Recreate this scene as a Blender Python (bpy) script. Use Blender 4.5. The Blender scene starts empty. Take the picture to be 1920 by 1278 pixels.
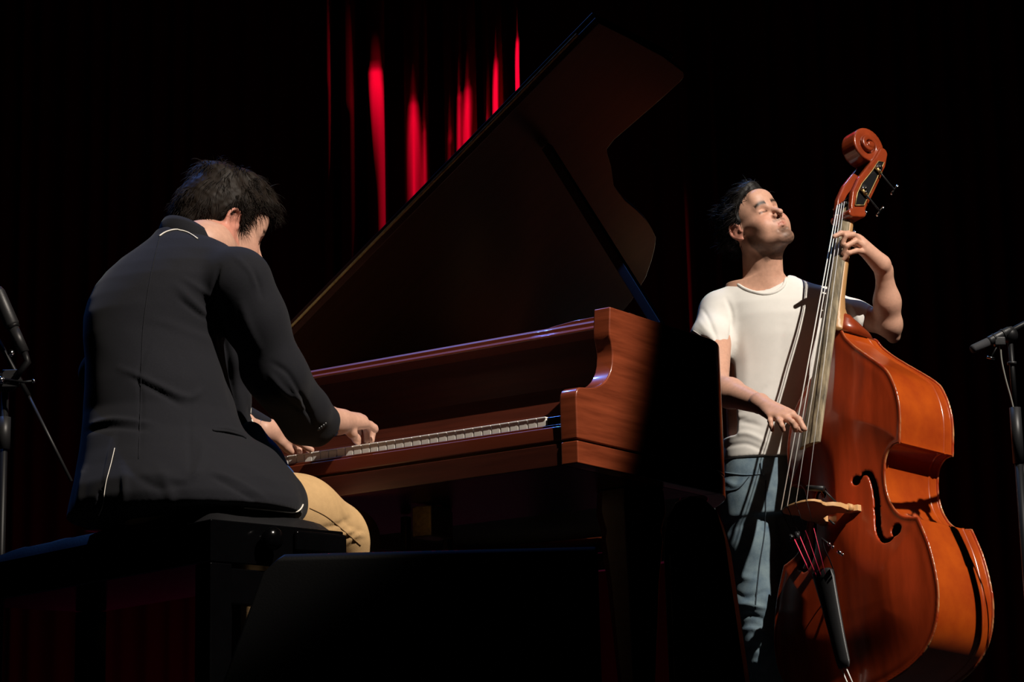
import bpy, bmesh, math, random
import numpy as np
from math import sin, cos, pi, radians
from mathutils import Matrix, Vector
from mathutils.bvhtree import BVHTree

random.seed(7)
RNG = np.random.default_rng(7)
scene = bpy.context.scene
COL = scene.collection
A = np.array

# ------------------------------------------------------------------ camera
FPX = 4376.42
CC = A([0, 0, -0.1504])
FW = A([0, .97657, .21521]); RT = A([.99972, .00512, -.02324]); UP = A([.0238, -.21515, .97629])
FW /= np.linalg.norm(FW); RT -= FW * (RT @ FW); RT /= np.linalg.norm(RT); UP = np.cross(RT, FW)
cd = bpy.data.cameras.new('camera'); cam = bpy.data.objects.new('camera', cd); COL.objects.link(cam)
cd.sensor_width = 36; cd.lens = FPX / 1920 * 36; cd.clip_start = .05; cd.clip_end = 100
M = Matrix.Identity(4)
for i in range(3):
    M[i][0] = RT[i]; M[i][1] = UP[i]; M[i][2] = -FW[i]; M[i][3] = CC[i]
cam.matrix_world = M
scene.camera = cam


def at(x, y, Y):
    """point of the world seen at photograph pixel (x, y) and standing at world depth Y"""
    d = FW + RT * (x - 960) / FPX + UP * (639 - y) / FPX
    return CC + d * (Y - CC[1]) / d[1]


def proj(P):
    d = np.asarray(P) - CC
    z = d @ FW
    return np.stack([960 + FPX * (d @ RT) / z, 639 - FPX * (d @ UP) / z], -1)


# ------------------------------------------------------------------ light and exposure
w = bpy.data.worlds.new('world'); scene.world = w; w.use_nodes = True
w.node_tree.nodes['Background'].inputs[0].default_value = (.35, .4, .6, 1)
w.node_tree.nodes['Background'].inputs[1].default_value = .0009
scene.view_settings.view_transform = 'Standard'; scene.view_settings.look = 'None'
scene.view_settings.gamma = 1; scene.view_settings.use_curve_mapping = False
scene.view_settings.exposure = 0.0


def spot(name, loc, aim, energy, color, angle, blend, size):
    l = bpy.data.lights.new(name, 'SPOT'); l.energy = energy; l.color = color
    l.spot_size = radians(angle); l.spot_blend = blend; l.shadow_soft_size = size
    o = bpy.data.objects.new(name, l); COL.objects.link(o)
    o.location = Vector(loc)
    o.rotation_euler = (Vector(aim) - Vector(loc)).to_track_quat('-Z', 'Y').to_euler()
    return o


KEY = A([4.0, 1.86, 6.6])
spot('key_spot_bassist', KEY, (1.32, 7.5, .90), 3700, (1.0, .92, .82), 21.0, .12, .045)
spot('key_spot_pianist', (3.5, .75, 6.4), (-1.2, 5.0, .54), 3900, (1.0, .89, .77), 16.4, .12, .045)
spot('blue_back_spot', (-2.6, 7.4, 6.4), (-.5, 5.0, .6), 430, (.10, .30, 1.0), 40, .4, .04)
spot('blue_back_spot_right', (.1, 9.6, 6.8), (.9, 7.3, 1.2), 260, (.22, .45, 1.0), 30, .4, .06)
spot('red_curtain_spot', (-.5, 12.90, 7.75), (-.5, 12.90, 3.6), 15500, (1.0, .02, .22), 40, .5, .007)

# ------------------------------------------------------------------ materials
MATS = {}


def mat(name, col, rough=.5, spec=.5, metal=0., noise=0., nscale=20., stretch=(1, 1, 1), bump=0., bscale=60.,
        coat=0., sheen=0., col2=None, attr=None, bdist=.002, coatr=.08):
    if name in MATS: return MATS[name]
    m = bpy.data.materials.new(name); m.use_nodes = True
    nt = m.node_tree; b = nt.nodes['Principled BSDF']
    b.inputs['Base Color'].default_value = (*col, 1); b.inputs['Roughness'].default_value = rough
    b.inputs['Specular IOR Level'].default_value = spec; b.inputs['Metallic'].default_value = metal
    b.inputs['Coat Weight'].default_value = coat; b.inputs['Coat Roughness'].default_value = coatr
    b.inputs['Sheen Weight'].default_value = sheen
    tc = nt.nodes.new('ShaderNodeTexCoord'); mp = nt.nodes.new('ShaderNodeMapping')
    mp.inputs['Scale'].default_value = stretch
    nt.links.new(tc.outputs['Object'], mp.inputs[0])
    base = None
    if attr:
        a = nt.nodes.new('ShaderNodeAttribute'); a.attribute_name = attr; base = a.outputs['Color']
        nt.links.new(base, b.inputs['Base Color'])
    if noise or col2:
        n = nt.nodes.new('ShaderNodeTexNoise'); n.inputs['Scale'].default_value = nscale
        n.inputs['Detail'].default_value = 6; n.inputs['Roughness'].default_value = .6
        nt.links.new(mp.outputs[0], n.inputs['Vector'])
        r = nt.nodes.new('ShaderNodeMapRange'); r.inputs[1].default_value = .3; r.inputs[2].default_value = .7
        nt.links.new(n.outputs[0], r.inputs[0])
        mx = nt.nodes.new('ShaderNodeMix'); mx.data_type = 'RGBA'
        c2 = col2 or tuple(c * (1 - noise) for c in col)
        if attr:
            mx.blend_type = 'MULTIPLY'; mx.inputs[0].default_value = 1
            rr = nt.nodes.new('ShaderNodeMapRange'); rr.inputs[3].default_value = 1 - noise; rr.inputs[4].default_value = 1 + noise * .3
            nt.links.new(r.outputs[0], rr.inputs[0])
            nt.links.new(base, mx.inputs[6]); nt.links.new(rr.outputs[0], mx.inputs[7])
        else:
            mx.inputs[6].default_value = (*c2, 1); mx.inputs[7].default_value = (*col, 1)
            nt.links.new(r.outputs[0], mx.inputs[0])
        nt.links.new(mx.outputs[2], b.inputs['Base Color'])
    if bump:
        n2 = nt.nodes.new('ShaderNodeTexNoise'); n2.inputs['Scale'].default_value = bscale
        n2.inputs['Detail'].default_value = 4
        nt.links.new(mp.outputs[0], n2.inputs['Vector'])
        bp = nt.nodes.new('ShaderNodeBump'); bp.inputs['Strength'].default_value = bump
        bp.inputs['Distance'].default_value = bdist
        nt.links.new(n2.outputs[0], bp.inputs['Height']); nt.links.new(bp.outputs[0], b.inputs['Normal'])
    MATS[name] = m
    return m


BLACKM = mat('black_masonite', (.012, .012, .013), .85, .2, noise=.3)
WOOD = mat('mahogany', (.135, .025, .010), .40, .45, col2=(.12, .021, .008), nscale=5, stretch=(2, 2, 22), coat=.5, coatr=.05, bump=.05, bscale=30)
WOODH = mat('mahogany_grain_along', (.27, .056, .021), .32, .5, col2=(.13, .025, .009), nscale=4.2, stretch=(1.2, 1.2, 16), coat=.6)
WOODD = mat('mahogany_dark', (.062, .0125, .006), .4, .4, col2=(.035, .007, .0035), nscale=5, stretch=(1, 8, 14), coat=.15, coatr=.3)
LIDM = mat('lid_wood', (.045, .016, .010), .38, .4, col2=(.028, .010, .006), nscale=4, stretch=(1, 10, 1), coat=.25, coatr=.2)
BRASS = mat('brass', (.62, .42, .16), .45, .5, .5, noise=.5, nscale=60)
CHROME = mat('chrome', (.8, .8, .82), .15, .5, 1.0)
STEEL = mat('string_steel', (.70, .68, .64), .5, .4, .1)
REDSILK = mat('red_silk', (.75, .03, .09), .6)
IVORY = mat('key_white', (.86, .84, .78), .35, .5)
EBONY = mat('key_black', (.012, .012, .012), .3, .5)
BLACKL = mat('black_leather', (.007, .007, .008), .42, .5, bump=.2, bscale=180)
BLACKG = mat('black_lacquer', (.0015, .0015, .0018), .16, .25, noise=.3)
BLACKD = mat('black_tolex', (.0018, .0018, .002), .5, .12, bump=.1, bscale=250)
BLACKP = mat('black_plastic', (.014, .014, .015), .45, .4, bump=.1, bscale=250)
DARKMET = mat('dark_metal', (.006, .006, .0065), .45, .2, .0)
GREYMET = mat('grey_metal', (.018, .018, .019), .45, .4, .2)
SKIN = mat('skin', (.6, .3, .2), .5, .35, attr='tint', noise=.12, nscale=90, bump=.08, bscale=400)
HAIRD = mat('dark_brown_hair', (.014, .009, .006), .6, .15, noise=.4, nscale=50)
HAIRB = mat('near_black_hair', (.011, .009, .008), .55, .25, noise=.4, nscale=50)
JACKET = mat('charcoal_wool', (.0115, .012, .016), .9, .15, noise=.18, nscale=300, sheen=.05, bump=.25, bscale=700, bdist=.0006)
PIPING = mat('cream_piping', (.78, .74, .66), .6)
BLUE_RIM_CUFF = mat('blue_rim_and_cuffs', (.03, .08, .22), .7, .2, noise=.2)  # blue back-light rim painted as cloth at the jacket skirt; also shirt cuffs
CHINO = mat('tan_chino', (.56, .36, .17), .8, .2, noise=.12, nscale=60, bump=.2, bscale=500)
TEE = mat('white_cotton', (.78, .75, .70), .85, .2, noise=.04, nscale=40, bump=.1, bscale=600, bdist=.0006)
DENIM = mat('faded_denim', (.20, .27, .30), .85, .2, col2=(.09, .14, .19), nscale=22, bump=.25, bscale=500)
SHOE = mat('dark_shoe', (.02, .02, .022), .5, .4)
BASSM = mat('bass_varnish', (.5, .1, .02), .28, .5, attr='tint', noise=.35, nscale=7, stretch=(3.2, 3.2, .55), coat=.5, coatr=.16)
RIBM = mat('bass_rib_varnish', (.48, .076, .006), .28, .5, col2=(.32, .038, .005), nscale=9, stretch=(1, 1, .9), coat=.5, coatr=.15)
SCROLLM = mat('scroll_varnish', (.30, .042, .010), .3, .5, noise=.4, nscale=14, coat=.6, coatr=.12)
NECKM = mat('neck_maple', (.56, .30, .12), .4, .5, noise=.2, nscale=20, stretch=(3, 3, .3))
FBM = mat('glare_toned_fingerboard', (.44, .35, .22), .5, .3, col2=(.07, .06, .045), nscale=12, stretch=(5, 5, .35))  # black ebony; its grazing glare is put into the base colour as tan
MAPLE = mat('bridge_maple', (.72, .40, .17), .5, .4, noise=.15, nscale=30)
EDGEW = mat('worn_edge', (.62, .36, .15), .4, .5, noise=.5, nscale=40, coat=.3)
CURTM = mat('red_velvet', (.22, .0055, .020), .95, .05, noise=.1, nscale=80, stretch=(4, 4, .4))
FOAM = mat('mic_foam', (.032, .032, .036), .8, .3, bump=.3, bscale=500)
CABLEM = mat('cable_rubber', (.20, .19, .17), .6)


# ------------------------------------------------------------------ object helpers
def link(o, parent=None, **kw):
    COL.objects.link(o)
    if parent is not None: o.parent = parent
    for k, v in kw.items(): o[k] = v
    return o


def thing(name, label, cat, loc=(0, 0, 0), rotz=0., group=None, matrix=None):
    o = bpy.data.objects.new(name, None); link(o)
    o.empty_display_size = .1
    if matrix is not None: o.matrix_world = matrix
    else: o.location = Vector(loc); o.rotation_euler = (0, 0, rotz)
    o['label'] = label; o['category'] = cat
    if group: o['group'] = group
    return o


def meshobj(name, V, F, m, parent=None, smooth=True, uvless=None, **kw):
    me = bpy.data.meshes.new(name)
    V = np.asarray(V, dtype=np.float32)
    if isinstance(F, np.ndarray):
        n, k = F.shape
        me.vertices.add(len(V)); me.vertices.foreach_set('co', V.ravel())
        me.loops.add(n * k); me.loops.foreach_set('vertex_index', F.ravel().astype(np.int32))
        me.polygons.add(n); me.polygons.foreach_set('loop_start', np.arange(0, n * k, k, dtype=np.int32))
        me.update(calc_edges=True); me.validate()
    else:
        me.from_pydata([tuple(map(float, v)) for v in V], [], F); me.update()
        bm = bmesh.new(); bm.from_mesh(me); bmesh.ops.recalc_face_normals(bm, faces=bm.faces); bm.to_mesh(me); bm.free()
    if smooth: me.polygons.foreach_set('use_smooth', [True] * len(me.polygons))
    me.materials.append(m)
    o = bpy.data.objects.new(name, me)
    return link(o, parent, **kw)


def bevel(o, wd, seg=2):
    b = o.modifiers.new('bevel', 'BEVEL'); b.width = wd; b.segments = seg; b.limit_method = 'ANGLE'; b.angle_limit = radians(35)
    o.data.polygons.foreach_set('use_smooth', [True] * len(o.data.polygons))
    n = o.modifiers.new('wn', 'WEIGHTED_NORMAL'); n.keep_sharp = True
    return o


def box_vf(x0, x1, y0, y1, z0, z1):
    V = [(x, y, z) for x in (x0, x1) for y in (y0, y1) for z in (z0, z1)]
    F = [(0, 1, 3, 2), (4, 6, 7, 5), (0, 4, 5, 1), (2, 3, 7, 6), (0, 2, 6, 4), (1, 5, 7, 3)]
    return V, F


def box(name, x0, x1, y0, y1, z0, z1, m, parent=None, bev=0., **kw):
    V, F = box_vf(x0, x1, y0, y1, z0, z1)
    o = meshobj(name, V, F, m, parent, smooth=False, **kw)
    if bev: bevel(o, bev)
    return o


def prism(name, poly, axis, a, b, m, parent=None, bev=0., smooth=False, **kw):
    """extrude 2D polygon; axis 0: poly=(y,z) extruded over x; axis 2: poly=(x,y) over z; axis 1: poly=(x,z) over y"""
    n = len(poly); V = []
    for t in (a, b):
        for p, q in poly:
            V.append({0: (t, p, q), 1: (p, t, q), 2: (p, q, t)}[axis])
    F = [tuple(range(n)), tuple(range(2 * n - 1, n - 1, -1))] + [(i, i + n, (i + 1) % n + n, (i + 1) % n) for i in range(n)]
    if axis == 1: F = [f[::-1] for f in F]
    ar = sum(poly[i][0] * poly[(i + 1) % n][1] - poly[(i + 1) % n][0] * poly[i][1] for i in range(n))
    flip = (ar > 0) == (b > a)
    if flip: F = [f[::-1] for f in F]
    o = meshobj(name, V, F, m, parent, smooth=smooth, **kw)
    if bev: bevel(o, bev)
    return o


def catmull(P, n=8, closed=False):
    P = [A(p, dtype=float) for p in P]; out = []
    N = len(P)
    for i in range(N if closed else N - 1):
        if closed: p0, p1, p2, p3 = P[i - 1], P[i], P[(i + 1) % N], P[(i + 2) % N]
        else: p0 = P[max(i - 1, 0)]; p1 = P[i]; p2 = P[i + 1]; p3 = P[min(i + 2, N - 1)]
        for k in range(n):
            t = k / n
            out.append(.5 * ((2 * p1) + (-p0 + p2) * t + (2 * p0 - 5 * p1 + 4 * p2 - p3) * t * t + (-p0 + 3 * p1 - 3 * p2 + p3) * t ** 3))
    if not closed: out.append(P[-1])
    return out


def tube_vf(P, r, seg=8, V0=0, caps=True):
    P = [A(p, dtype=float) for p in P]; n = len(P)
    if np.isscalar(r): r = [r] * n
    V = []; F = []
    t0 = P[1] - P[0]; t0 /= np.linalg.norm(t0)
    up = A([0, 0, 1.]) if abs(t0[2]) < .9 else A([1., 0, 0])
    nrm = np.cross(t0, up); nrm /= np.linalg.norm(nrm)
    for i in range(n):
        t = P[min(i + 1, n - 1)] - P[max(i - 1, 0)]; L = np.linalg.norm(t); t = t / L if L > 1e-9 else t0
        nrm = nrm - t * (nrm @ t); nrm /= np.linalg.norm(nrm); b = np.cross(t, nrm)
        for k in range(seg):
            a = 2 * pi * k / seg
            V.append(P[i] + r[i] * (nrm * cos(a) + b * sin(a)))
    for i in range(n - 1):
        for k in range(seg):
            a_ = V0 + i * seg + k; b_ = V0 + i * seg + (k + 1) % seg
            F.append((a_, b_, b_ + seg, a_ + seg))
    if caps:
        F.append(tuple(V0 + k for k in range(seg))[::-1]); F.append(tuple(V0 + (n - 1) * seg + k for k in range(seg)))
    return V, F


def tube(name, P, r, m, parent=None, seg=10, **kw):
    V, F = tube_vf(P, r, seg)
    return meshobj(name, V, F, m, parent, **kw)


class MB:
    def __init__(s): s.V = []; s.F = []
    def add(s, V, F):
        o = len(s.V); s.V += [tuple(v) for v in V]; s.F += [tuple(i + o for i in f) for f in F]; return s
    def box(s, *a): return s.add(*box_vf(*a))
    def tube(s, P, r, seg=8): return s.add(*tube_vf(P, r, seg))
    def build(s, name, m, parent=None, bev=0., smooth=True, **kw):
        o = meshobj(name, s.V, s.F, m, parent, smooth=smooth, **kw)
        if bev: bevel(o, bev)
        return o


def ball_vf(c, r, seg=14, rings=8, sc=(1, 1, 1)):
    V = []; F = []
    for i in range(rings + 1):
        th = pi * i / rings
        for k in range(seg):
            a = 2 * pi * k / seg
            V.append((c[0] + r * sc[0] * sin(th) * cos(a), c[1] + r * sc[1] * sin(th) * sin(a), c[2] + r * sc[2] * cos(th)))
    for i in range(rings):
        for k in range(seg):
            k2 = (k + 1) % seg
            F.append((i * seg + k, (i + 1) * seg + k, (i + 1) * seg + k2, i * seg + k2))
    return V, F


def struct(name, V, F, m, **kw):
    o = meshobj(name, V, F, m, smooth=False, **kw); o['kind'] = 'structure'; return o


# ------------------------------------------------------------------ implicit-surface modelling
def smin(a, b, k):
    if k <= 0: return np.minimum(a, b)
    h = np.maximum(k - np.abs(a - b), 0) / k
    return np.minimum(a, b) - h * h * k * .25


def smax(a, b, k): return -smin(-a, -b, k)


class Field:
    def __init__(s, lo, hi, h):
        s.lo = A(lo, dtype=float); s.h = h
        s.n = np.ceil((A(hi) - s.lo) / h).astype(int) + 1
        s.v = np.full(tuple(s.n), 1.0, dtype=np.float32)

    def sub(s, lo, hi):
        i0 = np.clip(np.floor((A(lo) - s.lo) / s.h).astype(int), 0, s.n - 1)
        i1 = np.clip(np.ceil((A(hi) - s.lo) / s.h).astype(int) + 1, 1, s.n)
        if np.any(i1 <= i0): return None
        sl = tuple(slice(a, b) for a, b in zip(i0, i1))
        g = [(s.lo[k] + s.h * np.arange(i0[k], i1[k])).astype(np.float32) for k in range(3)]
        return sl, g[0][:, None, None], g[1][None, :, None], g[2][None, None, :]

    def op(s, fn, lo, hi, k=.01, mode='u', pad=None):
        pad = (.03 + k) if pad is None else pad
        r = s.sub(A(lo) - pad, A(hi) + pad)
        if r is None: return
        sl, X, Y, Z = r
        d = fn(X, Y, Z)
        if mode == 'u': s.v[sl] = smin(s.v[sl], d, k)
        elif mode == 's': s.v[sl] = smax(s.v[sl], -d, k)
        elif mode == 'i': s.v[sl] = smax(s.v[sl], d, k)

    def cap(s, a, b, ra, rb=None, k=.01, mode='u'):
        a = A(a, dtype=np.float32); b = A(b, dtype=np.float32); rb = ra if rb is None else rb
        ab = b - a; L = float(ab @ ab) + 1e-12

        def fn(X, Y, Z):
            px, py, pz = X - a[0], Y - a[1], Z - a[2]
            t = np.clip((px * ab[0] + py * ab[1] + pz * ab[2]) / L, 0, 1)
            return np.sqrt((px - t * ab[0]) ** 2 + (py - t * ab[1]) ** 2 + (pz - t * ab[2]) ** 2) - (ra + (rb - ra) * t)
        R = max(ra, rb)
        s.op(fn, np.minimum(a, b) - R, np.maximum(a, b) + R, k, mode)

    def chain(s, P, r, k=.01, mode='u'):
        for i in range(len(P) - 1): s.cap(P[i], P[i + 1], r[i], r[i + 1], k, mode)

    def ell(s, c, rad, Rm=None, k=.01, mode='u'):
        c = A(c, dtype=float); rad = A(rad, dtype=float); Rm = np.eye(3) if Rm is None else Rm

        def fn(X, Y, Z):
            px, py, pz = X - c[0], Y - c[1], Z - c[2]
            q = [(px * Rm[0, i] + py * Rm[1, i] + pz * Rm[2, i]) for i in range(3)]
            k0 = np.sqrt(sum((q[i] / rad[i]) ** 2 for i in range(3)))
            k1 = np.sqrt(sum((q[i] / rad[i] ** 2) ** 2 for i in range(3))) + 1e-6
            return (k0 * (k0 - 1) / k1).astype(np.float32)
        R = max(rad)
        s.op(fn, c - R, c + R, k, mode)

    def loft(s, rows, u, k=.02, pw=2.0):
        """rows: (z, cx, cy, a, b) elliptical sections; u = horizontal direction of a"""
        rows = sorted(rows); rz = A([r[0] for r in rows]); dat = A([r[1:] for r in rows])
        u = A(u) / np.hypot(*u); v = A([-u[1], u[0]])

        def fn(X, Y, Z):
            z = np.clip(Z, rz[0], rz[-1])
            cx, cy, a, b = [np.interp(z.ravel(), rz, dat[:, i]).reshape(z.shape).astype(np.float32) for i in range(4)]
            dx, dy = X - cx, Y - cy
            p = dx * u[0] + dy * u[1]; q = dx * v[0] + dy * v[1]
            e = ((np.abs(p) / a) ** pw + (np.abs(q) / b) ** pw) ** (1 / pw)
            d = (e - 1) * np.minimum(a, b) * .95
            dz = np.maximum(np.maximum(rz[0] - Z, Z - rz[-1]), 0)
            return np.where(dz > 0, np.maximum(d, dz), d).astype(np.float32)
        lo = [min(dat[:, 0]) - max(dat[:, 2]) - .0, min(dat[:, 1]) - max(dat[:, 2]), rz[0]]
        hi = [max(dat[:, 0]) + max(dat[:, 2]), max(dat[:, 1]) + max(dat[:, 2]), rz[-1]]
        s.op(fn, lo, hi, k)

    def mesh(s):
        return surface_nets(s.v, s.lo, s.h)


def surface_nets(v, lo, h):
    v = v.copy()
    for ax in range(3):
        sl = [slice(None)] * 3; sl[ax] = 0; v[tuple(sl)] = np.maximum(v[tuple(sl)], h * .5)
        sl[ax] = -1; v[tuple(sl)] = np.maximum(v[tuple(sl)], h * .5)
    n = v.shape; ins = v < 0
    st = A([n[1] * n[2], n[2], 1]); vf = v.ravel()
    E = []; acc_i = []; acc_p = []
    for ax in range(3):
        s0 = [slice(None)] * 3; s1 = [slice(None)] * 3; s0[ax] = slice(0, -1); s1[ax] = slice(1, None)
        cr = ins[tuple(s0)] != ins[tuple(s1)]
        idx = np.nonzero(cr); I = np.stack(idx, 1)
        f = I @ st; a = vf[f]; b = vf[f + st[ax]]; t = a / (a - b)
        P = I.astype(np.float64); P[:, ax] += t
        o1, o2 = [(1, 2), (2, 0), (0, 1)][ax]
        cells = []
        for d1, d2 in ((0, 0), (-1, 0), (-1, -1), (0, -1)):
            c = I.copy(); c[:, o1] += d1; c[:, o2] += d2
            cells.append(c @ st)
        E.append((cells, a < 0))
        for c in cells: acc_i.append(c); acc_p.append(P)
    ai = np.concatenate(acc_i); ap = np.concatenate(acc_p)
    u, inv = np.unique(ai, return_inverse=True); inv = inv.ravel()
    cnt = np.bincount(inv, minlength=len(u))
    V = np.stack([np.bincount(inv, ap[:, k], minlength=len(u)) / cnt for k in range(3)], 1) * h + lo
    Q = []
    for cells, s in E:
        q = np.stack([np.searchsorted(u, c) for c in cells], 1)
        q[~s] = q[~s][:, ::-1]
        Q.append(q)
    return V, np.concatenate(Q)


def vnormals(V, F):
    n = np.cross(V[F[:, 2]] - V[F[:, 0]], V[F[:, 3]] - V[F[:, 1]])
    N = np.zeros_like(V)
    for k in range(4):
        for c in range(3): N[:, c] += np.bincount(F[:, k], n[:, c], minlength=len(V))
    return N / (np.linalg.norm(N, axis=1, keepdims=True) + 1e-12)


def relax(V, F, it=1, w=.5):
    e = np.concatenate([F[:, [0, 1]], F[:, [1, 2]], F[:, [2, 3]], F[:, [3, 0]]])
    deg = np.bincount(e[:, 0], minlength=len(V)) + np.bincount(e[:, 1], minlength=len(V)) + 1e-9
    for _ in range(it):
        S = np.stack([np.bincount(e[:, 0], V[e[:, 1], c], minlength=len(V)) + np.bincount(e[:, 1], V[e[:, 0], c], minlength=len(V)) for c in range(3)], 1)
        V = V * (1 - w) + w * S / deg[:, None]
    return V


def seg_dist(P, poly):
    """distance of 2D points P to polyline, with parameter 0..1"""
    best = np.full(len(P), 1e9); par = np.zeros(len(P)); n = len(poly) - 1
    for i in range(n):
        a = A(poly[i], dtype=float); b = A(poly[i + 1], dtype=float); ab = b - a
        t = np.clip(((P - a) @ ab) / (ab @ ab + 1e-12), 0, 1)
        d = np.hypot(*(P - a - t[:, None] * ab).T)
        m = d < best; best[m] = d[m]; par[m] = (i + t[m]) / n
    return best, par


def folds(V, F, strokes):
    """cloth folds: each stroke = (polyline in picture coordinates, width px, height m); tapers at both ends"""
    N = vnormals(V, F); Q = proj(V)
    d = CC - V; d /= np.linalg.norm(d, axis=1, keepdims=True)
    face = np.clip((N * d).sum(1) * 3, 0, 1)
    D = np.zeros(len(V))
    for poly, wd, amp in strokes:
        pl = A(poly, dtype=float); lo = pl.min(0) - 3 * wd; hi = pl.max(0) + 3 * wd
        m = np.nonzero((Q[:, 0] > lo[0]) & (Q[:, 0] < hi[0]) & (Q[:, 1] > lo[1]) & (Q[:, 1] < hi[1]) & (face > 0))[0]
        if not len(m): continue
        ds, t = seg_dist(Q[m], catmull(poly, 5) if len(poly) > 2 else poly)
        tp = np.sin(np.clip(t, .03, .97) * pi) ** .6
        D[m] += .75 * amp * np.exp(-(ds / wd) ** 2) * tp
    return V + N * (D * face)[:, None]


def wav(V, s, seed):
    r = np.random.default_rng(seed); out = np.zeros(len(V))
    for i in range(7):
        k = r.normal(size=3); k = k / np.linalg.norm(k) * s * r.uniform(.6, 1.9)
        out += np.sin(V @ k + r.uniform(0, 6.28) + 1.5 * np.sin(V @ (k[[1, 2, 0]] * .6)))
    return out / 7


def set_tint(o, C):
    a = o.data.color_attributes.new('tint', 'FLOAT_COLOR', 'POINT')
    c4 = np.ones((len(C), 4), dtype=np.float32); c4[:, :3] = C
    a.data.foreach_set('color', c4.ravel())


def bvh_of(V, F): return BVHTree.FromPolygons([Vector(v) for v in V], [tuple(map(int, f)) for f in F])


def cast(bvh, x, y, off=.001):
    d = FW + RT * (x - 960) / FPX + UP * (639 - y) / FPX; d /= np.linalg.norm(d)
    h = bvh.ray_cast(Vector(CC), Vector(d))
    return None if h[0] is None else A(h[0]) + A(h[1]) * off


def cast_line(bvh, poly, n=8, off=.001):
    P = [cast(bvh, x, y, off) for x, y in catmull(poly, n)]
    return [p for p in P if p is not None]


def euler_m(a, b, c):
    Rz = A([[cos(a), -sin(a), 0], [sin(a), cos(a), 0], [0, 0, 1]]); Rx = A([[1, 0, 0], [0, cos(b), -sin(b)], [0, sin(b), cos(b)]])
    Ry = A([[cos(c), 0, sin(c)], [0, 1, 0], [-sin(c), 0, cos(c)]])
    return Rz @ Rx @ Ry


#@@STRUCT
# ------------------------------------------------------------------ the hall
struct('floor', *box_vf(-7, 7, 3.2, 13.4, -.25, 0), mat('stage_floor', (.006, .006, .0065), .8, .15, noise=.3))
struct('trim_1', *box_vf(-7, 7, 3.14, 3.198, -.9, .0), mat('stage_front_cloth', (.008, .008, .009), .9, .1))
struct('floor_audience', *box_vf(-7, 7, -4, 3.198, -1.15, -1.0), mat('hall_floor', (.02, .018, .016), .7))
struct('wall_back', *box_vf(-7, 7, 13.4, 13.55, 0, 8), BLACKM)
struct('wall_left', *box_vf(-7.15, -7, -4, 13.55, -1, 8), BLACKM)
struct('wall_right', *box_vf(7, 7.15, -4, 13.55, -1, 8), BLACKM)
struct('ceiling', *box_vf(-7.15, 7.15, -4, 13.55, 8, 8.15), BLACKM)


# ------------------------------------------------------------------ pleated curtain
def make_curtain():
    YB = 13.0
    nx, nz = 1000, 150
    xs = np.linspace(-4.2, 4.2, nx); zs = np.concatenate([np.linspace(0.02, 1.2, 14), np.linspace(1.25, 6.2, nz - 28), np.linspace(6.3, 7.6, 14)])
    X, Z = np.meshgrid(xs, zs, indexing='ij')
    r = np.random.default_rng(3)
    base = np.zeros_like(X)
    x = -4.2
    while x < 4.2:                                   # ordinary shallow pleats
        wd = r.uniform(.05, .11); c = x + wd
        base += r.uniform(.015, .04) * np.exp(-((X - c) / (wd * .5)) ** 2); x += wd * 1.7
    P = np.minimum(base, .04)
    # deeper folds that catch the red light: (px, half width px, tip px y, growth per m, level depth, fade px y or None)
    for px, hw, ty, gr, mxd, fade in ((705, 17, 132, .17, .10, 330), (653, 15, 112, .001, .008, 330), (615, 9, 100, .0, .003, 240),
                                      (776, 17, 196, .15, .2, None), (797, 7, 250, .10, .1, None), (845, 10, 262, .020, .02, None),
                                      (878, 15, 172, .15, .2, None), (862, 9, 180, .10, .05, None), (931, 11, 122, .17, .2, None), (915, 7, 225, .015, .02, None), (971, 8.5, 78, .20, .2, None),
                                      (1335, 6, 190, .001, .004, 380), (1285, 10, 270, .0, .002, 430)):
        p = at(px, ty, YB - .12); cx, zt = p[0], p[2]
        L = 12.90 + (12.87 - 12.90) / 1.2 * (7.75 - Z)        # where light starts past the added batten above
        thr = YB - L
        dz = zt - Z
        g = dz * gr; g = np.where(g > mxd, mxd + (g - mxd) * .12, g)
        if fade:
            tau = (fade - ty) / 338. * .62; g = gr * tau * np.tanh(dz / tau)
        g = np.where(dz < 0, dz * .03 - .004, g)
        if fade and gr < .05: g = -.0035 - np.abs(dz - (fade - ty) / 338. * .5) * .010 + gr
        hwm = hw / 338.; d = np.abs(X - cx) / hwm
        P = np.maximum(P, (thr - .030) * np.clip((1.32 - d) * 4, 0, 1) + (.030 + g) * np.clip(1 - (d / 1.2) ** (3. if fade else 1.35), 0, 1))
    Y = YB - P
    V = np.stack([X, Y, Z], -1).reshape(-1, 3)
    i, j = np.meshgrid(np.arange(nx - 1), np.arange(len(zs) - 1), indexing='ij')
    a = (i * len(zs) + j).ravel(); F = np.stack([a, a + len(zs), a + len(zs) + 1, a + 1], 1)
    t = thing('stage_curtain', 'deep red velvet curtain in pleats at the back, lit in narrow red flames', 'curtain', (0, YB, 0))
    V[:, 1] -= YB
    meshobj('curtain_cloth', V, F, CURTM, t)
    box('curtain_rail', -4.3, 4.3, -.06, -.0, 7.6, 7.66, DARKMET, t)
    o = box('added_shadow_batten', -4.3, 4.3, 12.87, 12.957, 6.53, 6.57, BLACKM)  # added unseen batten; keeps the red spot off the flat cloth
    o['label'] = 'narrow black batten added out of view to shadow the curtain from the red spot'; o['category'] = 'batten'


make_curtain()
#@@PIANO
# ------------------------------------------------------------------ grand piano
PYAW = radians(-35.0704); PO = A([.1292, 4.7017, 0]); PU = A([cos(PYAW), sin(PYAW), 0]); PV = A([-sin(PYAW), cos(PYAW), 0])
def PW(X, Y, Z): return PO + PU * X + PV * Y + A([0, 0, Z])


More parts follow.
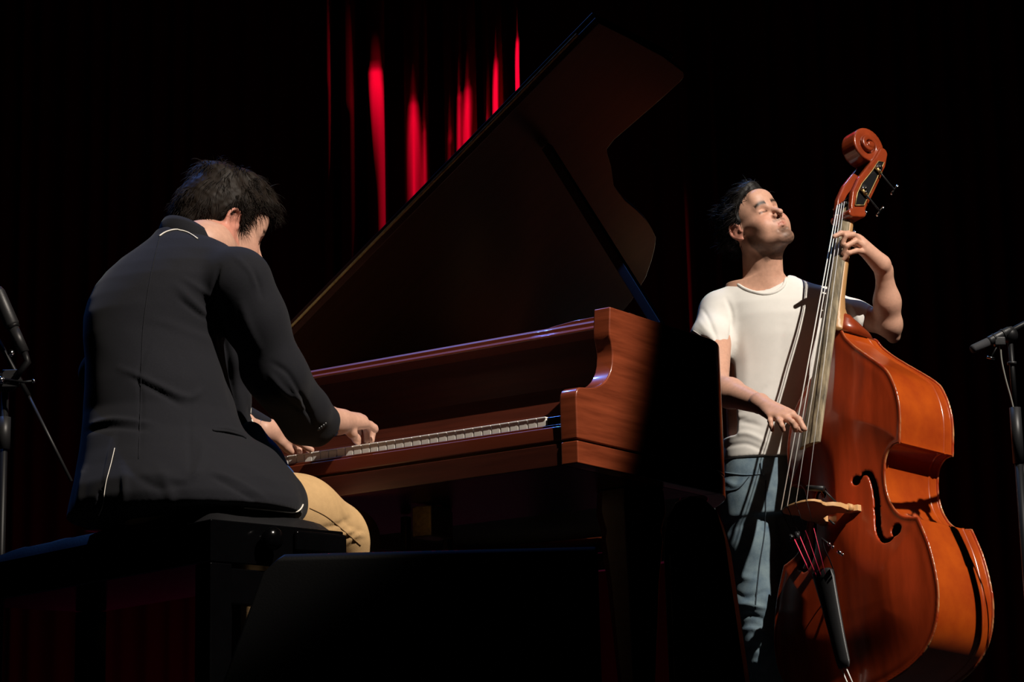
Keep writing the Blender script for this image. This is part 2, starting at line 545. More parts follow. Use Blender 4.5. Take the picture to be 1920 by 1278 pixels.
def make_piano():
    t = thing('grand_piano', 'mahogany grand piano with raised lid, keyboard turned to the seated pianist', 'piano', PO, PYAW)
    W = 1.418; ZB, ZC, ZT = .679, .628, .981
    cheek = [(0.0, ZB), (-.001, .764), (.001, .775), (.006, .783), (.015, .788), (.03, .790), (.056, .793), (.075, .797), (.091, .803), (.106, .811), (.118, .820), (.128, .831),
             (.136, .843), (.1415, .858), (.144, .877), (.143, .892), (.140, .905), (.135, .918), (.135, .935), (.14, ZT), (.56, ZT), (.56, ZB)]
    # rim outline (outer), plan view, treble side to bass side
    rim = [(0, .50), (0, .56), (-.012, .61), (-.045, .67), (-.105, .74), (-.19, .82), (-.27, .92), (-.325, 1.03), (-.375, 1.15), (-.43, 1.28), (-.50, 1.40), (-.60, 1.50),
           (-.74, 1.57), (-.92, 1.61), (-1.1, 1.60), (-1.26, 1.56), (-1.37, 1.48), (-1.418, 1.36), (-W, .5)]
    rim = [A(p) for p in catmull(rim, 4)]
    def ribbon(name, pts, th, z0, z1, m, parent, out=0.0):
        n = len(pts); V = []; F = []
        for i in range(n):
            d = pts[min(i + 1, n - 1)] - pts[max(i - 1, 0)]; d = d / np.linalg.norm(d); nn = A([-d[1], d[0]])   # inward is left of travel
            for q, z in ((pts[i] - nn * out, z0), (pts[i] - nn * out, z1), (pts[i] + nn * th, z1), (pts[i] + nn * th, z0)): V.append((q[0], q[1], z))
        for i in range(n - 1):
            for k in range(4):
                F.append((i * 4 + k, i * 4 + (k + 1) % 4, i * 4 + 4 + (k + 1) % 4, i * 4 + 4 + k))
        F += [(3, 2, 1, 0), tuple((n - 1) * 4 + k for k in range(4))]
        o = meshobj(name, V, F, m, parent, smooth=False); bevel(o, .0035); return o
    for s, nm in ((0, 'treble'), (-W + .042, 'bass')):
        prism('cheek', cheek, 0, s - .042, s, WOODH, t, bev=.0035)
        box('case_base_side', s - .042, s, .0, .56, ZC, ZB - .0035, WOODH, t, bev=.003)
    ribbon('rim', rim[4:], .042, ZB, ZT, WOODH, t)
    ribbon('rim_base', rim[4:], .042, ZC, ZB - .0035, WOODH, t)
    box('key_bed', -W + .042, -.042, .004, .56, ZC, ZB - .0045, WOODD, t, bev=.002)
    box('key_slip', -W + .043, -.043, .006, .022, ZB + .002, .7115, WOOD, t, bev=.003)
    box('key_slip_moulding', -W + .043, -.043, .0225, .0275, ZB + .01, .7195, WOOD, t, bev=.0015)
    bottom = [(p[0], p[1]) for p in rim] + [(-W + .04, .5), (-.04, .5)]
    prism('soundboard', [(p[0] * .97 - .02, p[1] * .97) for p in rim], 2, .72, .74, mat('spruce', (.35, .2, .07), .5), t)
    prism('iron_plate', [(p[0] * .93 - .045, p[1] * .94 + .02) for p in rim], 2, .80, .815, BRASS, t, bev=.004)
    # key blocks
    for x0, x1 in ((-.0955, -.043), (-W + .043, -W + .0955)):
        box('key_block', x0, x1, .029, .17, .70, .7385, BLACKG, t, bev=.003)
    box('key_block_screw', -.071, -.065, .06, .066, .7385, .742, CHROME, t, bev=.001)
    # keys
    kw = .0235; x0 = -.0971; tops = .7406; proto = None; bproto = None
    for i in range(52):
        x = x0 - i * kw
        if proto is None:
            m = MB().box(-kw + .0006, -.0006, .0, .15, -.0035, 0).box(-kw + .0012, -.0012, .0018, .15, -.022, -.0035)
            proto = m.build('white_key', IVORY, t, bev=.0009); o = proto
        else:
            o = proto.copy(); COL.objects.link(o)
        o.location = (x, .0286, tops)
    names = 'CBAGFED'  # from the treble end: C B A G F E D
    for i in range(1, 52):
        a_ = names[(i - 1) % 7]; b_ = names[i % 7]
        if (a_, b_) in (('C', 'B'), ('F', 'E')): continue
        x = x0 - i * kw
        if bproto is None:
            V = [(-.0055, .05, 0), (.0055, .05, 0), (.0055, .15, 0), (-.0055, .15, 0), (-.0045, .056, .011), (.0045, .056, .011), (.0045, .15, .011), (-.0045, .15, .011)]
            F = [(3, 2, 1, 0), (4, 5, 6, 7), (0, 1, 5, 4), (1, 2, 6, 5), (2, 3, 7, 6), (3, 0, 4, 7)]
            bproto = meshobj('black_key', V, F, EBONY, t, smooth=False); bevel(bproto, .0008); o = bproto
        else:
            o = bproto.copy(); COL.objects.link(o)
        o.location = (x, .0286, tops)
    # fallboard, rail, music desk
    fall = [(.172, .744), (.168, .752), (.180, .765), (.218, .788), (.255, .85), (.268, .93), (.270, .957), (.285, .957), (.285, .744)]
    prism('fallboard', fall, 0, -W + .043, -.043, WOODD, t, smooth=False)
    rail = [(.196, .952), (.196, .957), (.204, .962), (.204, .970), (.210, .976), (.40, .978), (.40, .952)]
    prism('front_rail', rail, 0, -W + .043, -.046, WOOD, t, bev=.0012)
    desk = [(-.052, .98), (-.052, 1.004), (-.12, 1.009), (-.20, 1.008), (-.26, 1.003), (-.30, .994), (-.325, .986), (-.335, .980)]
    prism('music_desk', desk, 1, .30, .325, WOOD, t, bev=.002)
    box('desk_hinge_block', -.060, -.046, .205, .225, .9575, .981, MAPLE, t, bev=.001)
    # lid
    phi = radians(32.895); H = (-W, 0, .9963)
    ca, sa = cos(phi), sin(phi)
    out = [(0, .4875), (1.419, .4875), (1.419, .62), (1.415, .78), (1.402, .895), (1.392, .912), (1.375, .917), (1.311, .912), (1.20, .899), (1.15, .892), (1.118, .90), (1.105, .92),
           (1.075, .975), (1.025, 1.051), (.998, 1.14), (.985, 1.21), (.965, 1.29), (.945, 1.344), (.925, 1.39), (.893, 1.426), (.85, 1.465), (.793, 1.509), (.70, 1.55), (.55, 1.585), (.35, 1.61), (.15, 1.60), (0, 1.52)]
    def lidmesh(name, poly, w0, w1, m, bev=.002):
        n = len(poly); V = []
        for w_ in (w0, w1):
            for a, y in poly: V.append((H[0] + a * ca - w_ * sa, y, H[2] + a * sa + w_ * ca))
        F = [tuple(range(n)), tuple(range(2 * n - 1, n - 1, -1))] + [(i, i + n, (i + 1) % n + n, (i + 1) % n) for i in range(n)]
        o = meshobj(name, V, F, m, t, smooth=False); bevel(o, bev); return o
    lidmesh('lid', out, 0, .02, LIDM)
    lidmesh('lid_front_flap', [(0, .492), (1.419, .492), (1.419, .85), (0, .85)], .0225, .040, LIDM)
    lidmesh('lid_hinge', [(.02, .4835), (1.36, .4835), (1.36, .4905), (.02, .4905)], .0175, .0245, BRASS, .0008)
    # prop stick
    base = A([-.028, .385, .981])
    d = FW + RT * (1025 - 960) / FPX + UP * (639 - 275) / FPX
    Ph = PW(-W, 0, .9963); nn = np.cross(PU * ca + A([0, 0, sa]), PV); nn /= np.linalg.norm(nn)
    P = CC + d * (((Ph - CC) @ nn) / (d @ nn)); pl = P - PO; top = A([pl @ PU, pl @ PV, pl[2]])
    dr = (top - base) / np.linalg.norm(top - base)
    s_ = np.cross(dr, [0, 1, 0]); s_ /= np.linalg.norm(s_); q_ = np.cross(dr, s_)
    V = [tuple(c + s_ * a * .012 + q_ * b * .009) for c in (base, top - dr * .004) for a, b in ((-1, -1), (1, -1), (1, 1), (-1, 1))]
    F = [(0, 1, 2, 3), (7, 6, 5, 4)] + [(k, k + 4, (k + 1) % 4 + 4, (k + 1) % 4) for k in range(4)]
    bevel(meshobj('lid_prop', V, F, LIDM, t, smooth=False), .002)
    # legs
    for lx, ly in ((-.13, .40), (-W + .13, .40), (-.95, 1.32)):
        m = MB()
        prof = [(.075, ZC - .001), (.078, ZC - .05), (.066, ZC - .09), (.070, ZC - .11), (.058, ZC - .2), (.036, .14), (.044, .12), (.044, .09), (.03, .075)]
        V = []; F = []
        for r_, z in prof:
            for k in range(8): a = pi / 8 + k * pi / 4; V.append((lx + r_ * cos(a), ly + r_ * sin(a), z))
        for i in range(len(prof) - 1):
            for k in range(8): F.append((i * 8 + k, (i + 1) * 8 + k, (i + 1) * 8 + (k + 1) % 8, i * 8 + (k + 1) % 8))
        F += [tuple(range(8)), tuple(range(len(V) - 1, len(V) - 9, -1))]
        lg = meshobj('leg', V, F, WOODD, t, smooth=False); bevel(lg, .003)
        Vc = [(x + lx, y + ly, z + .037) for x, y, z in [(c[1], c[0], c[2]) for c in tube_vf([(0, -.012, 0), (0, .012, 0)], .036, 20)[0]]]
        cm = MB().add(Vc, tube_vf([(0, -.012, 0), (0, .012, 0)], .036, 20)[1]).box(lx - .02, lx + .02, ly - .02, ly + .02, .06, .08)
        cm.build('caster', BRASS, lg, bev=.002)
    # pedal lyre
    m = MB().box(-.72, -.70, .33, .35, .16, ZC - .003).box(-.60, -.58, .33, .35, .16, ZC - .003).box(-.78, -.52, .30, .38, .10, .16)
    ly_ = m.build('pedal_lyre', WOODD, t, bev=.004)
    for x in (-.70, -.65, -.60):
        MB().box(x - .012, x + .012, .19, .30, .10, .112).build('pedal', BRASS, ly_, bev=.004)
    box('lyre_block', -.60, -.545, .22, .30, ZC - .075, ZC - .004, BRASS, t, bev=.004)
    return t


make_piano()
#@@BENCH
# ------------------------------------------------------------------ piano bench
def make_bench():
    P0 = at(395, 972, 4.5)
    ld = A([-cos(radians(47)), sin(radians(47))])
    ang = math.atan2(ld[1], ld[0])
    # local x along the long side away from the near corner, local y = away from the camera-left
    t = thing('piano_bench', 'black lacquered piano bench with leather seat and side knob under the pianist', 'bench', (P0[0], P0[1], 0), ang)
    Z = P0[2]; Lx, Ly = .92, .33      # y negative side is to the right
    box('frame', 0, Lx, -Ly, 0, Z - .083, Z, BLACKG, t, bev=.003)
    nx, ny = 32, 16; V = []; F = []
    for i in range(nx + 1):
        for j in range(ny + 1):
            u, v = i / nx, j / ny
            e = min(1, (4 * u * (1 - u)) * 2.5) ** .4 * min(1, (4 * v * (1 - v)) * 1.6) ** .4
            tuft = .004 * (cos(u * 10 * pi) * cos(v * 4 * pi))
            V.append((.01 + u * (Lx - .02), -.01 - v * (Ly - .02), Z + .001 + .036 * e + tuft * e))
    for i in range(nx):
        for j in range(ny):
            a = i * (ny + 1) + j; F.append((a, a + 1, a + ny + 2, a + ny + 1))
    n0 = len(V)
    V += [(.01, -.01, Z), (Lx - .01, -.01, Z), (Lx - .01, -Ly + .01, Z), (.01, -Ly + .01, Z)]
    seat = meshobj('seat', V, F, BLACKL, t)
    for k in range(5):
        for j in range(2):
            if k in (0, 4) or True:
                u = .1 + .2 * k; v = .25 + .5 * j
                x = .01 + u * (Lx - .02); y = -.01 - v * (Ly - .02)
                meshobj('seat_button', *ball_vf((x, y, Z + .036), .009, 10, 6, (1, 1, .5)), BLACKL, seat)
    m = MB(); m.tube([(.0, -.13, Z - .032), (-.012, -.13, Z - .032)], .010, 14)
    kb = m.build('knob', BLACKG, t)
    V, F = ball_vf((-.026, -.13, Z - .032), .024, 20, 12, (.75, 1, 1))
    meshobj('knob_cap', V, F, BLACKG, kb)
    box('end_rail', .004, .030, -Ly + .03, -.03, Z - .162, Z - .092, BLACKG, t, bev=.003)
    box('end_block', -.012, -.001, -Ly + .0, -Ly + .13, Z - .05, Z - .008, BLACKG, t, bev=.006)
    for x, y in ((.0, -.052), (Lx - .052, -.052), (.0, -Ly), (Lx - .052, -Ly)):
        V, F = box_vf(x, x + .052, y, y + .052, 0, Z - .084)
        V = [((x + .026 + (p[0] - x - .026) * (.7 if p[2] < .1 else 1)) if False else p[0], p[1], p[2]) for p in V]
        bevel(meshobj('leg', V, F, BLACKG, t, smooth=False), .003)
    return t


make_bench()


# ------------------------------------------------------------------ stage monitor in the foreground
def make_monitor():
    Y0 = 3.98
    tl = at(532, 1024, Y0); tr = at(1121, 1034, Y0)
    zt = (tl[2] + tr[2]) / 2; x0, x1 = tl[0], tr[0]
    t = thing('floor_monitor', 'low black floor monitor wedge in the foreground before the piano', 'speaker', ((x0 + x1) / 2, Y0, 0))
    hw = (x1 - x0) / 2
    prof = [(-.0, 0.004), (-.0, zt - .032), (.0, zt - .010), (.010, zt), (.10, zt - .006), (.36, .10), (.36, .004)]
    V = []; n = len(prof)
    for s, k in ((-1, 0), (1, 1)):
        for y, z in prof:
            dr = zt - z; V.append((s * (hw + ((min(dr, .032) * 1.2 + max(0, dr - .032) * .36) if s < 0 else 0.0)), y, z))
    F = [tuple(range(n)), tuple(range(2 * n - 1, n - 1, -1))] + [(i, i + n, (i + 1) % n + n, (i + 1) % n) for i in range(n)]
    bevel(meshobj('cabinet', V, F, BLACKD, t, smooth=False), .005)
    a = A([0, .112, zt - .012]); b = A([0, .352, .112]); nr = A([0, .9, 1.]) * .4; nr = np.cross([1, 0, 0], b - a); nr = nr / np.linalg.norm(nr) * -1
    if nr[2] < 0: nr = -nr
    V = [(sx * (hw - .03), *(p[1:] + nr[1:] * o)) for o in (.001, .006) for p in (a, b) for sx in (-1, 1)]
    F = [(0, 1, 3, 2), (4, 6, 7, 5), (0, 4, 5, 1), (2, 3, 7, 6), (0, 2, 6, 4), (1, 5, 7, 3)]
    meshobj('grille', V, F, DARKMET, t, smooth=False)
    return t


make_monitor()


def make_side_speaker():
    P = at(1296, 935, 4.8)
    t = thing('stage_speaker', 'tall black rounded-top loudspeaker standing right of the piano leg', 'speaker', (P[0], P[1], 0), radians(-8))
    z = P[2]
    prof = [(-.055, 0.002), (-.058, z - .10), (-.050, z - .045), (-.030, z - .012), (0, z), (.03, z - .008), (.055, z - .035), (.068, z - .09), (.115, .002)]
    prism('cabinet', prof, 1, -.05, .2, BLACKD, t, bev=.004)
    box('grille', -.045, .06, -.058, -.0505, .05, z - .12, DARKMET, t, bev=.002)
    return t


make_side_speaker()


# ------------------------------------------------------------------ microphone stands
def base_plate(t, x=0, y=0):
    V, F = tube_vf([(x, y, .0), (x, y, .012), (x, y, .02)], [.15, .15, .10], 28)
    meshobj('base', V, F, DARKMET, t)


def make_right_stand():
    Y0 = 6.56
    top = at(1893, 622, Y0)
    t = thing('microphone_stand', 'black microphone stand right of the double bass, boom pointing left', 'stand', (top[0], top[1], 0))
    o = t.location; L = lambda p: A(p) - A(o)
    base_plate(t)
    zt = top[2]; zj = at(1900, 868, Y0)[2]
    tube('lower_pole', [(0, 0, .02), (0, 0, zj - .0)], .0125, DARKMET, t)
    tube('clutch', [(0, 0, zj - .0), (0, 0, zj + .16)], .0165, GREYMET, t, seg=16)
    tube('upper_pole', [(0, 0, zj + .16), (0, 0, zt - .02)], .008, DARKMET, t)
    tube('collar', [(0, 0, at(1893, 681, Y0)[2] - .004), (0, 0, at(1893, 681, Y0)[2] + .004)], .0135, GREYMET, t, seg=16)
    meshobj('swivel', *ball_vf((0, 0, zt - .01), .024, 16, 10), DARKMET, t)
    b0 = L(at(1866, 636, Y0 - .02)); b1 = L(at(1990, 570, Y0 + .1))
    tube('boom', [b0, b1], .0085, DARKMET, t)
    # mic with its holder rides on the boom end
    mt = thing('microphone', 'slim black microphone with grey tip aimed left at the bass', 'microphone', at(1856, 641, Y0 - .03))
    mo = A(mt.location); Lm = lambda p: A(p) - mo
    a = Lm(at(1822, 655, Y0 - .05)); b = Lm(at(1852, 641, Y0 - .035)); c = Lm(at(1898, 616, Y0 - .01))
    tube('capsule', [a, a + (b - a) * .1, b], [.011, .0125, .0125], FOAM, mt, seg=16)
    tube('body', [b, b + (c - b) * .08, b + (c - b) * .85, c], [.0105, .014, .012, .008], BLACKP, mt, seg=16)
    for q in (.25, .6):
        p = b + (c - b) * q; d = (c - b) / np.linalg.norm(c - b)
        tube('band', [p - d * .003, p + d * .003], .0148, GREYMET, mt, seg=16)
    k0 = L(at(1874, 641, Y0 - .03)); k1 = L(at(1858, 670, Y0 - .04))
    h = tube('clamp_screw', [k0, k1], .0025, DARKMET, t, seg=8)
    tube('wing', [k1 + A([-.011, 0, .002]), k1 + A([.011, 0, -.004])], .0038, CHROME, h, seg=8)
    MB().box(k0[0] - .016, k0[0] + .016, k0[1] - .012, k0[1] + .012, k0[2] - .012, k0[2] + .014).build('clip', BLACKP, t, bev=.004)
    P = [at(x, y, Y0 - .03 + .0002 * (y - 650)) for x, y in ((1876, 648), (1878, 675), (1886, 712), (1897, 752), (1907, 800), (1915, 850), (1921, 910), (1926, 1000), (1930, 1150), (1936, 1330))]
    P.append(at(1940, 1500, 6.64)); P[-1][2] = .012
    c = tube('microphone_cable', catmull(P, 5), .0026, CABLEM, None, seg=8)
    c['label'] = 'thin grey cable curving down beside the right microphone stand'; c['category'] = 'cable'


make_right_stand()


def make_left_stand():
    Y0 = 5.75
    ctr = at(10, 705, Y0)
    t = thing('microphone_stand', 'dark microphone stand at the left edge behind the bench, long boom slanting down', 'stand', (ctr[0], ctr[1], 0))
    o = A(t.location); L = lambda x, y, d=0: at(x, y, Y0 + d) - o
    base_plate(t)
    tube('pole', [(0, 0, .02), (0, 0, ctr[2] - .02)], .010, DARKMET, t)
    tube('grip', [L(8, 842) * A([0, 0, 1]), L(8, 782) * A([0, 0, 1])], .0165, GREYMET, t, seg=16)
    tube('boom', [L(-30, 590), L(25, 690), L(54, 742)], .0065, DARKMET, t)
    tube('boom_tube', [L(54, 742), L(134, 902)], .0042, GREYMET, t)
    m = MB(); p = L(12, 716, -.02)
    m.add(*ball_vf(p, .030, 16, 10, (1, .6, .9)))
    cl = m.build('clamp', DARKMET, t)
    MB().box(p[0] - .005, p[0] + .040, p[1] - .035, p[1] - .028, p[2] - .020, p[2] + .025).build('clamp_plate', GREYMET, cl, bev=.003)
    tube('handle', [p + A([.0, -.04, 0]), L(45, 716, -.06), L(62, 714, -.06)], .0032, DARKMET, cl)
    meshobj('handle_tip', *ball_vf(L(63, 714, -.06), .0055, 10, 6), CHROME, cl)
    meshobj('clamp_bolt', *ball_vf(p + A([-.004, -.045, -.004]), .010, 12, 8), CHROME, cl)
    mt = thing('microphone', 'large dark condenser microphone tilted at the left edge of the picture', 'microphone', at(20, 610, Y0 - .06))
    mo = A(mt.location); Q = lambda x, y, d=-.06: at(x, y, Y0 + d) - mo
    tube('body', [Q(-6, 540), Q(-3, 548), Q(22, 608), Q(24, 612)], [.012, .017, .019, .016], BLACKP, mt, seg=18)
    tube('barrel', [Q(24, 612), Q(45, 660)], .0135, GREYMET, mt, seg=18)
    tube('ring', [Q(23, 609), Q(26, 615)], .0165, DARKMET, mt, seg=18)
    q = Q(21, 662, -.085)
    m = MB().tube([q, q + A([0, -.008, 0])], .0085, 16)
    m.build('screw', CHROME, mt)
    tube('mount', [Q(45, 658), Q(52, 678), Q(30, 706)], .009, DARKMET, mt)


make_left_stand()
#@@BASS
# ------------------------------------------------------------------ double bass
RB = A([[.5683, .8226, .0184], [-.813, .558, .1664], [.1266, -.1095, .9859]])
OB = A([1.0029, 7.0083, .8246]); SB = 1.0038


def BW(X, Fo, Z): return OB + RB @ (A([X, -Fo, Z]) * SB)


OUTR = [(0, .606), (.018, .606), (.030, .596), (.043, .571), (.075, .535), (.113, .500), (.15, .468), (.186, .436), (.215, .405), (.235, .368), (.250, .325), (.2575, .28),
        (.257, .236), (.252, .195), (.2475, .160)]
OUTC = [(.2475, .160), (.232, .163), (.213, .160), (.195, .148), (.183, .128), (.177, .101), (.1755, .07), (.178, .04), (.186, .01), (.198, -.015), (.214, -.038), (.235, -.056), (.262, -.068), (.300, -.078)]
OUTL = [(.300, -.078), (.318, -.12), (.338, -.172), (.354, -.24), (.362, -.312), (.353, -.379), (.332, -.43), (.300, -.468), (.255, -.498), (.19, -.522), (.10, -.540), (0, -.546)]


def outline(n=5):
    R_ = []
    for part in (OUTR, OUTC, OUTL):
        c = catmull(part, n); R_ += c[:-1]
    R_.append(A(OUTL[-1], dtype=float))
    Lf = [A([-p[0], p[1]]) for p in R_[1:-1]][::-1]
    return R_ + Lf


def back_F(Z): return -.2085 + np.maximum(np.asarray(Z) - .40, 0) * .36


def sd_poly(Xg, Zg, poly):
    P = np.stack([Xg.ravel(), Zg.ravel()], 1); n = len(poly)
    d = np.full(len(P), 1e9); ins = np.zeros(len(P), bool)
    for i in range(n):
        a = poly[i]; b = poly[(i + 1) % n]; ab = b - a
        t = np.clip(((P - a) @ ab) / (ab @ ab + 1e-12), 0, 1)
        d = np.minimum(d, ((P - a - t[:, None] * ab) ** 2).sum(1))
        c = (a[1] > P[:, 1]) != (b[1] > P[:, 1])
        xx = (b[0] - a[0]) * (P[:, 1] - a[1]) / (b[1] - a[1] + 1e-15) + a[0]
        ins ^= c & (P[:, 0] < xx)
    d = np.sqrt(d); d[ins] *= -1
    return d.reshape(Xg.shape)


def make_bass():
    Mx = Matrix.Identity(4)
    for i in range(3):
        for j in range(3): Mx[i][j] = RB[i][j] * SB
        Mx[i][3] = OB[i]
    t = thing('double_bass', 'orange-brown varnished double bass leaning on the man in the white shirt', 'double bass', matrix=Mx)
    loc, rot, sc = Mx.decompose(); t.location = loc; t.rotation_mode = 'QUATERNION'; t.rotation_quaternion = rot; t.scale = sc
    OL = outline(5); OLA = np.array(OL)
    h = .0036
    xg = np.arange(-.385, .386, h); zg = np.arange(-.57, .632, h)
    XX, ZZ = np.meshgrid(xg, zg, indexing='ij')
    sd = sd_poly(XX, ZZ, OL)
    ins = np.clip(-sd, 0, 1)
    u = np.clip((ins - .010) / .19, 0, 1); arch = np.interp(ZZ, [-.546, -.3, 0, .3, .606], [.014, .030, .040, .032, .014]) * (u * u * (3 - 2 * u)) - .002 * np.exp(-((ins - .014) / .012) ** 2)
    # sound holes
    def fhole(mir):
        P = [(.085, .094), (.0985, .108), (.118, .100), (.131, .066), (.1365, .03), (.1395, -.01), (.1415, -.05), (.1475, -.088), (.165, -.118), (.190, -.124), (.207, -.112)]
        P = [(x * mir, z) for x, z in P]
        W_ = [.003, .0055, .0085, .0105, .0105, .0105, .0105, .0095, .007, .005, .003]
        C = catmull(P, 4); wv = np.interp(np.linspace(0, 1, 64), np.linspace(0, 1, len(W_)), W_)
        Q = np.stack([XX.ravel(), ZZ.ravel()], 1)
        m = (np.abs(Q[:, 0] - mir * .14) < .11) & (Q[:, 1] > -.16) & (Q[:, 1] < .14)
        d = np.full(len(Q), .05); dd, tt = seg_dist(Q[m], C)
        dv = dd - np.interp(tt, np.linspace(0, 1, 64), wv)
        for cx, cz, r_ in ((.0715 * mir, .092, .0150), (.212 * mir, -.097, .0190)):
            dv = np.minimum(dv, np.hypot(Q[m][:, 0] - cx, Q[m][:, 1] - cz) - r_)
        nx_, nz_ = .1395 * mir, -.008
        dv = np.minimum(dv, np.maximum(np.abs(Q[m][:, 0] - nx_) - .0145 + np.abs(Q[m][:, 1] - nz_) * 1.6, 0 * dv - .004))
        d[m] = dv
        return d.reshape(XX.shape)
    fh = np.minimum(fhole(1), fhole(-1))
    # front plate
    def plate(name, front, m):
        if front:
            yg = np.arange(-.062, .022, h * .8)
            Yg = yg[None, :, None]
            top = -(arch + .004)[:, None, :]; mid = top + .0
            d = np.abs(Yg - mid) - .0042
            d = smax(d, sd[:, None, :] + 0 * Yg, .004)
            d = np.maximum(d, -(fh[:, None, :]))
        else:
            bf = -back_F(ZZ) + .004 + .022 * (u * u * (3 - 2 * u))
            yg = np.arange(.09, .262, h * .8); Yg = yg[None, :, None]
            d = np.abs(Yg - bf[:, None, :]) - .0042
            d = smax(d, sd[:, None, :] + 0 * Yg, .004)
        hh = A([h, h * .8, h])
        V, F = surface_nets((d / h).astype(np.float32), A([0, 0, 0.]), 1.0)
        V = V * hh + A([xg[0], yg[0], zg[0]])
        V = relax(V, F, 2, .4)
        o = meshobj(name, V, F, m, t)
        q = sd_at(V[:, 0], V[:, 2])
        Cb = np.tile(A([.40, .045, .010]), (len(V), 1))
        n = wav(V * A([30, 0, .8]), 4., 5)[:, None]
        Cb = Cb * (1 + .25 * n)
        e = np.clip((q + .0035) / .003, 0, 1)[:, None]
        wear = np.clip(.35 + .9 * wav(V, 60., 9), 0, 1)[:, None]
        e = e * wear
        C = Cb * (1 - e) + A([.66, .36, .15]) * e
        pur = np.exp(-((q + .011) / .0016) ** 2)[:, None] * .6
        C = C * (1 - pur)
        set_tint(o, C)
        return o
    def sd_at(x, z):
        i = np.clip((x - xg[0]) / h, 0, len(xg) - 1.001); j = np.clip((z - zg[0]) / h, 0, len(zg) - 1.001)
        i0 = i.astype(int); j0 = j.astype(int); a = i - i0; b = j - j0
        return sd[i0, j0] * (1 - a) * (1 - b) + sd[i0 + 1, j0] * a * (1 - b) + sd[i0, j0 + 1] * (1 - a) * b + sd[i0 + 1, j0 + 1] * a * b
    belly = plate('belly', True, BASSM)
    plate('back', False, BASSM)
    # dark inside of the belly shows through the sound holes: ribs and linings
    IN = []
    n = len(OLA)
    for i in range(n):
        tan = OLA[(i + 1) % n] - OLA[i - 1]; tan /= np.linalg.norm(tan) + 1e-9
        IN.append(OLA[i] - A([-tan[1], tan[0]]) * -1 * -.0065)
    IN = np.array(IN)
    if np.abs(IN[:, 0]).max() > np.abs(OLA[:, 0]).max(): IN = 2 * OLA - IN
    V = []; F = []; K = 9
    for i in range(n):
        fb = float(back_F(IN[i][1])) - .001
        for k in range(K):
            f = -.002 + (fb + .002) * k / (K - 1)
            V.append((IN[i][0], -f, IN[i][1]))
    for i in range(n):
        j = (i + 1) % n
        for k in range(K - 1): F.append((i * K + k, i * K + k + 1, j * K + k + 1, j * K + k))
    rb = meshobj('ribs', V, F, RIBM, t)
    # thin lining strip along the back edge of the ribs
    V = []; F = []
    for i in range(n):
        tan = OLA[(i + 1) % n] - OLA[i - 1]; tan /= np.linalg.norm(tan) + 1e-9
        out_ = A([tan[1], -tan[0]]);
        if (IN[i] + out_ * .01 - OLA[i]) @ (OLA[i] - IN[i]) < 0 and np.linalg.norm(IN[i] + out_ * .0065 - OLA[i]) > .004: out_ = -out_
        fb = float(back_F(IN[i][1]))
        for f, o_ in ((fb + .034, .0), (fb + .032, .0022), (fb + .026, .0022), (fb + .024, .0)):
            q = IN[i] + out_ * o_; V.append((q[0], -f, q[1]))
    for i in range(n):
        j = (i + 1) % n
        for k in range(3): F.append((i * 4 + k, i * 4 + k + 1, j * 4 + k + 1, j * 4 + k))
    meshobj('rib_lining', V, F, RIBM, t)

    # neck, heel, fingerboard
    def sF(Z): return -.052 + (1.05 - Z) * .2623       # string height above the edge plane
    def slab(name, rows, m, bev=.002, smooth=True):
        """rows of (Z, list of (X,F))"""
        V = []; F = []; k = len(rows[0][1])
        for Z, sec in rows:
            for x, f in sec: V.append((x, -f, Z))
        for i in range(len(rows) - 1):
            for j in range(k): F.append((i * k + j, i * k + (j + 1) % k, (i + 1) * k + (j + 1) % k, (i + 1) * k + j))
        F += [tuple(range(k))[::-1], tuple((len(rows) - 1) * k + j for j in range(k))]
        return meshobj(name, V, F, m, t, smooth=smooth)
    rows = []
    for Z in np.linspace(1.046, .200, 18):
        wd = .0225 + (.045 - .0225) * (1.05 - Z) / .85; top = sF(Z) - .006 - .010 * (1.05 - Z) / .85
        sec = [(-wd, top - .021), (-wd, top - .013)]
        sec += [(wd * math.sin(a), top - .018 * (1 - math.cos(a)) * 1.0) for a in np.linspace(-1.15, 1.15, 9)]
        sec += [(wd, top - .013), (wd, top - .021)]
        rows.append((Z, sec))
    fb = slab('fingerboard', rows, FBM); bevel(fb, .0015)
    rows = []
    for Z, dep in ((1.052, .026), (1.0, .028), (.9, .031), (.8, .034), (.72, .038), (.68, .048), (.65, .070), (.628, .105), (.607, .16), (.60, .2)):
        wd = (.0215 + (.045 - .0225) * (1.05 - Z) / .85) * .96; top = sF(Z) - .027 - .010 * (1.05 - Z) / .85
        sec = [(wd, top), (-wd, top)] + [(-wd * math.cos(a), top - dep * math.sin(a)) for a in np.linspace(.0, pi, 11)[1:-1]]
        rows.append((Z, sec))
    slab('neck', rows, NECKM)
    rows = []
    for Z, b_, wd in ((.655, .045, .034), (.64, .085, .036), (.62, .135, .036), (.60, .155, .036)):
        top = sF(Z) - .06
        rows.append((Z, [(wd, top), (-wd, top)] + [(-wd * math.cos(a), top - (b_) * math.sin(a) ** .7) for a in np.linspace(0, pi, 9)[1:-1]]))
    slab('heel', rows, SCROLLM)
    # pegbox and scroll
    f = Field((-.075, .0, .985), (.075, .29, 1.40), .0026)
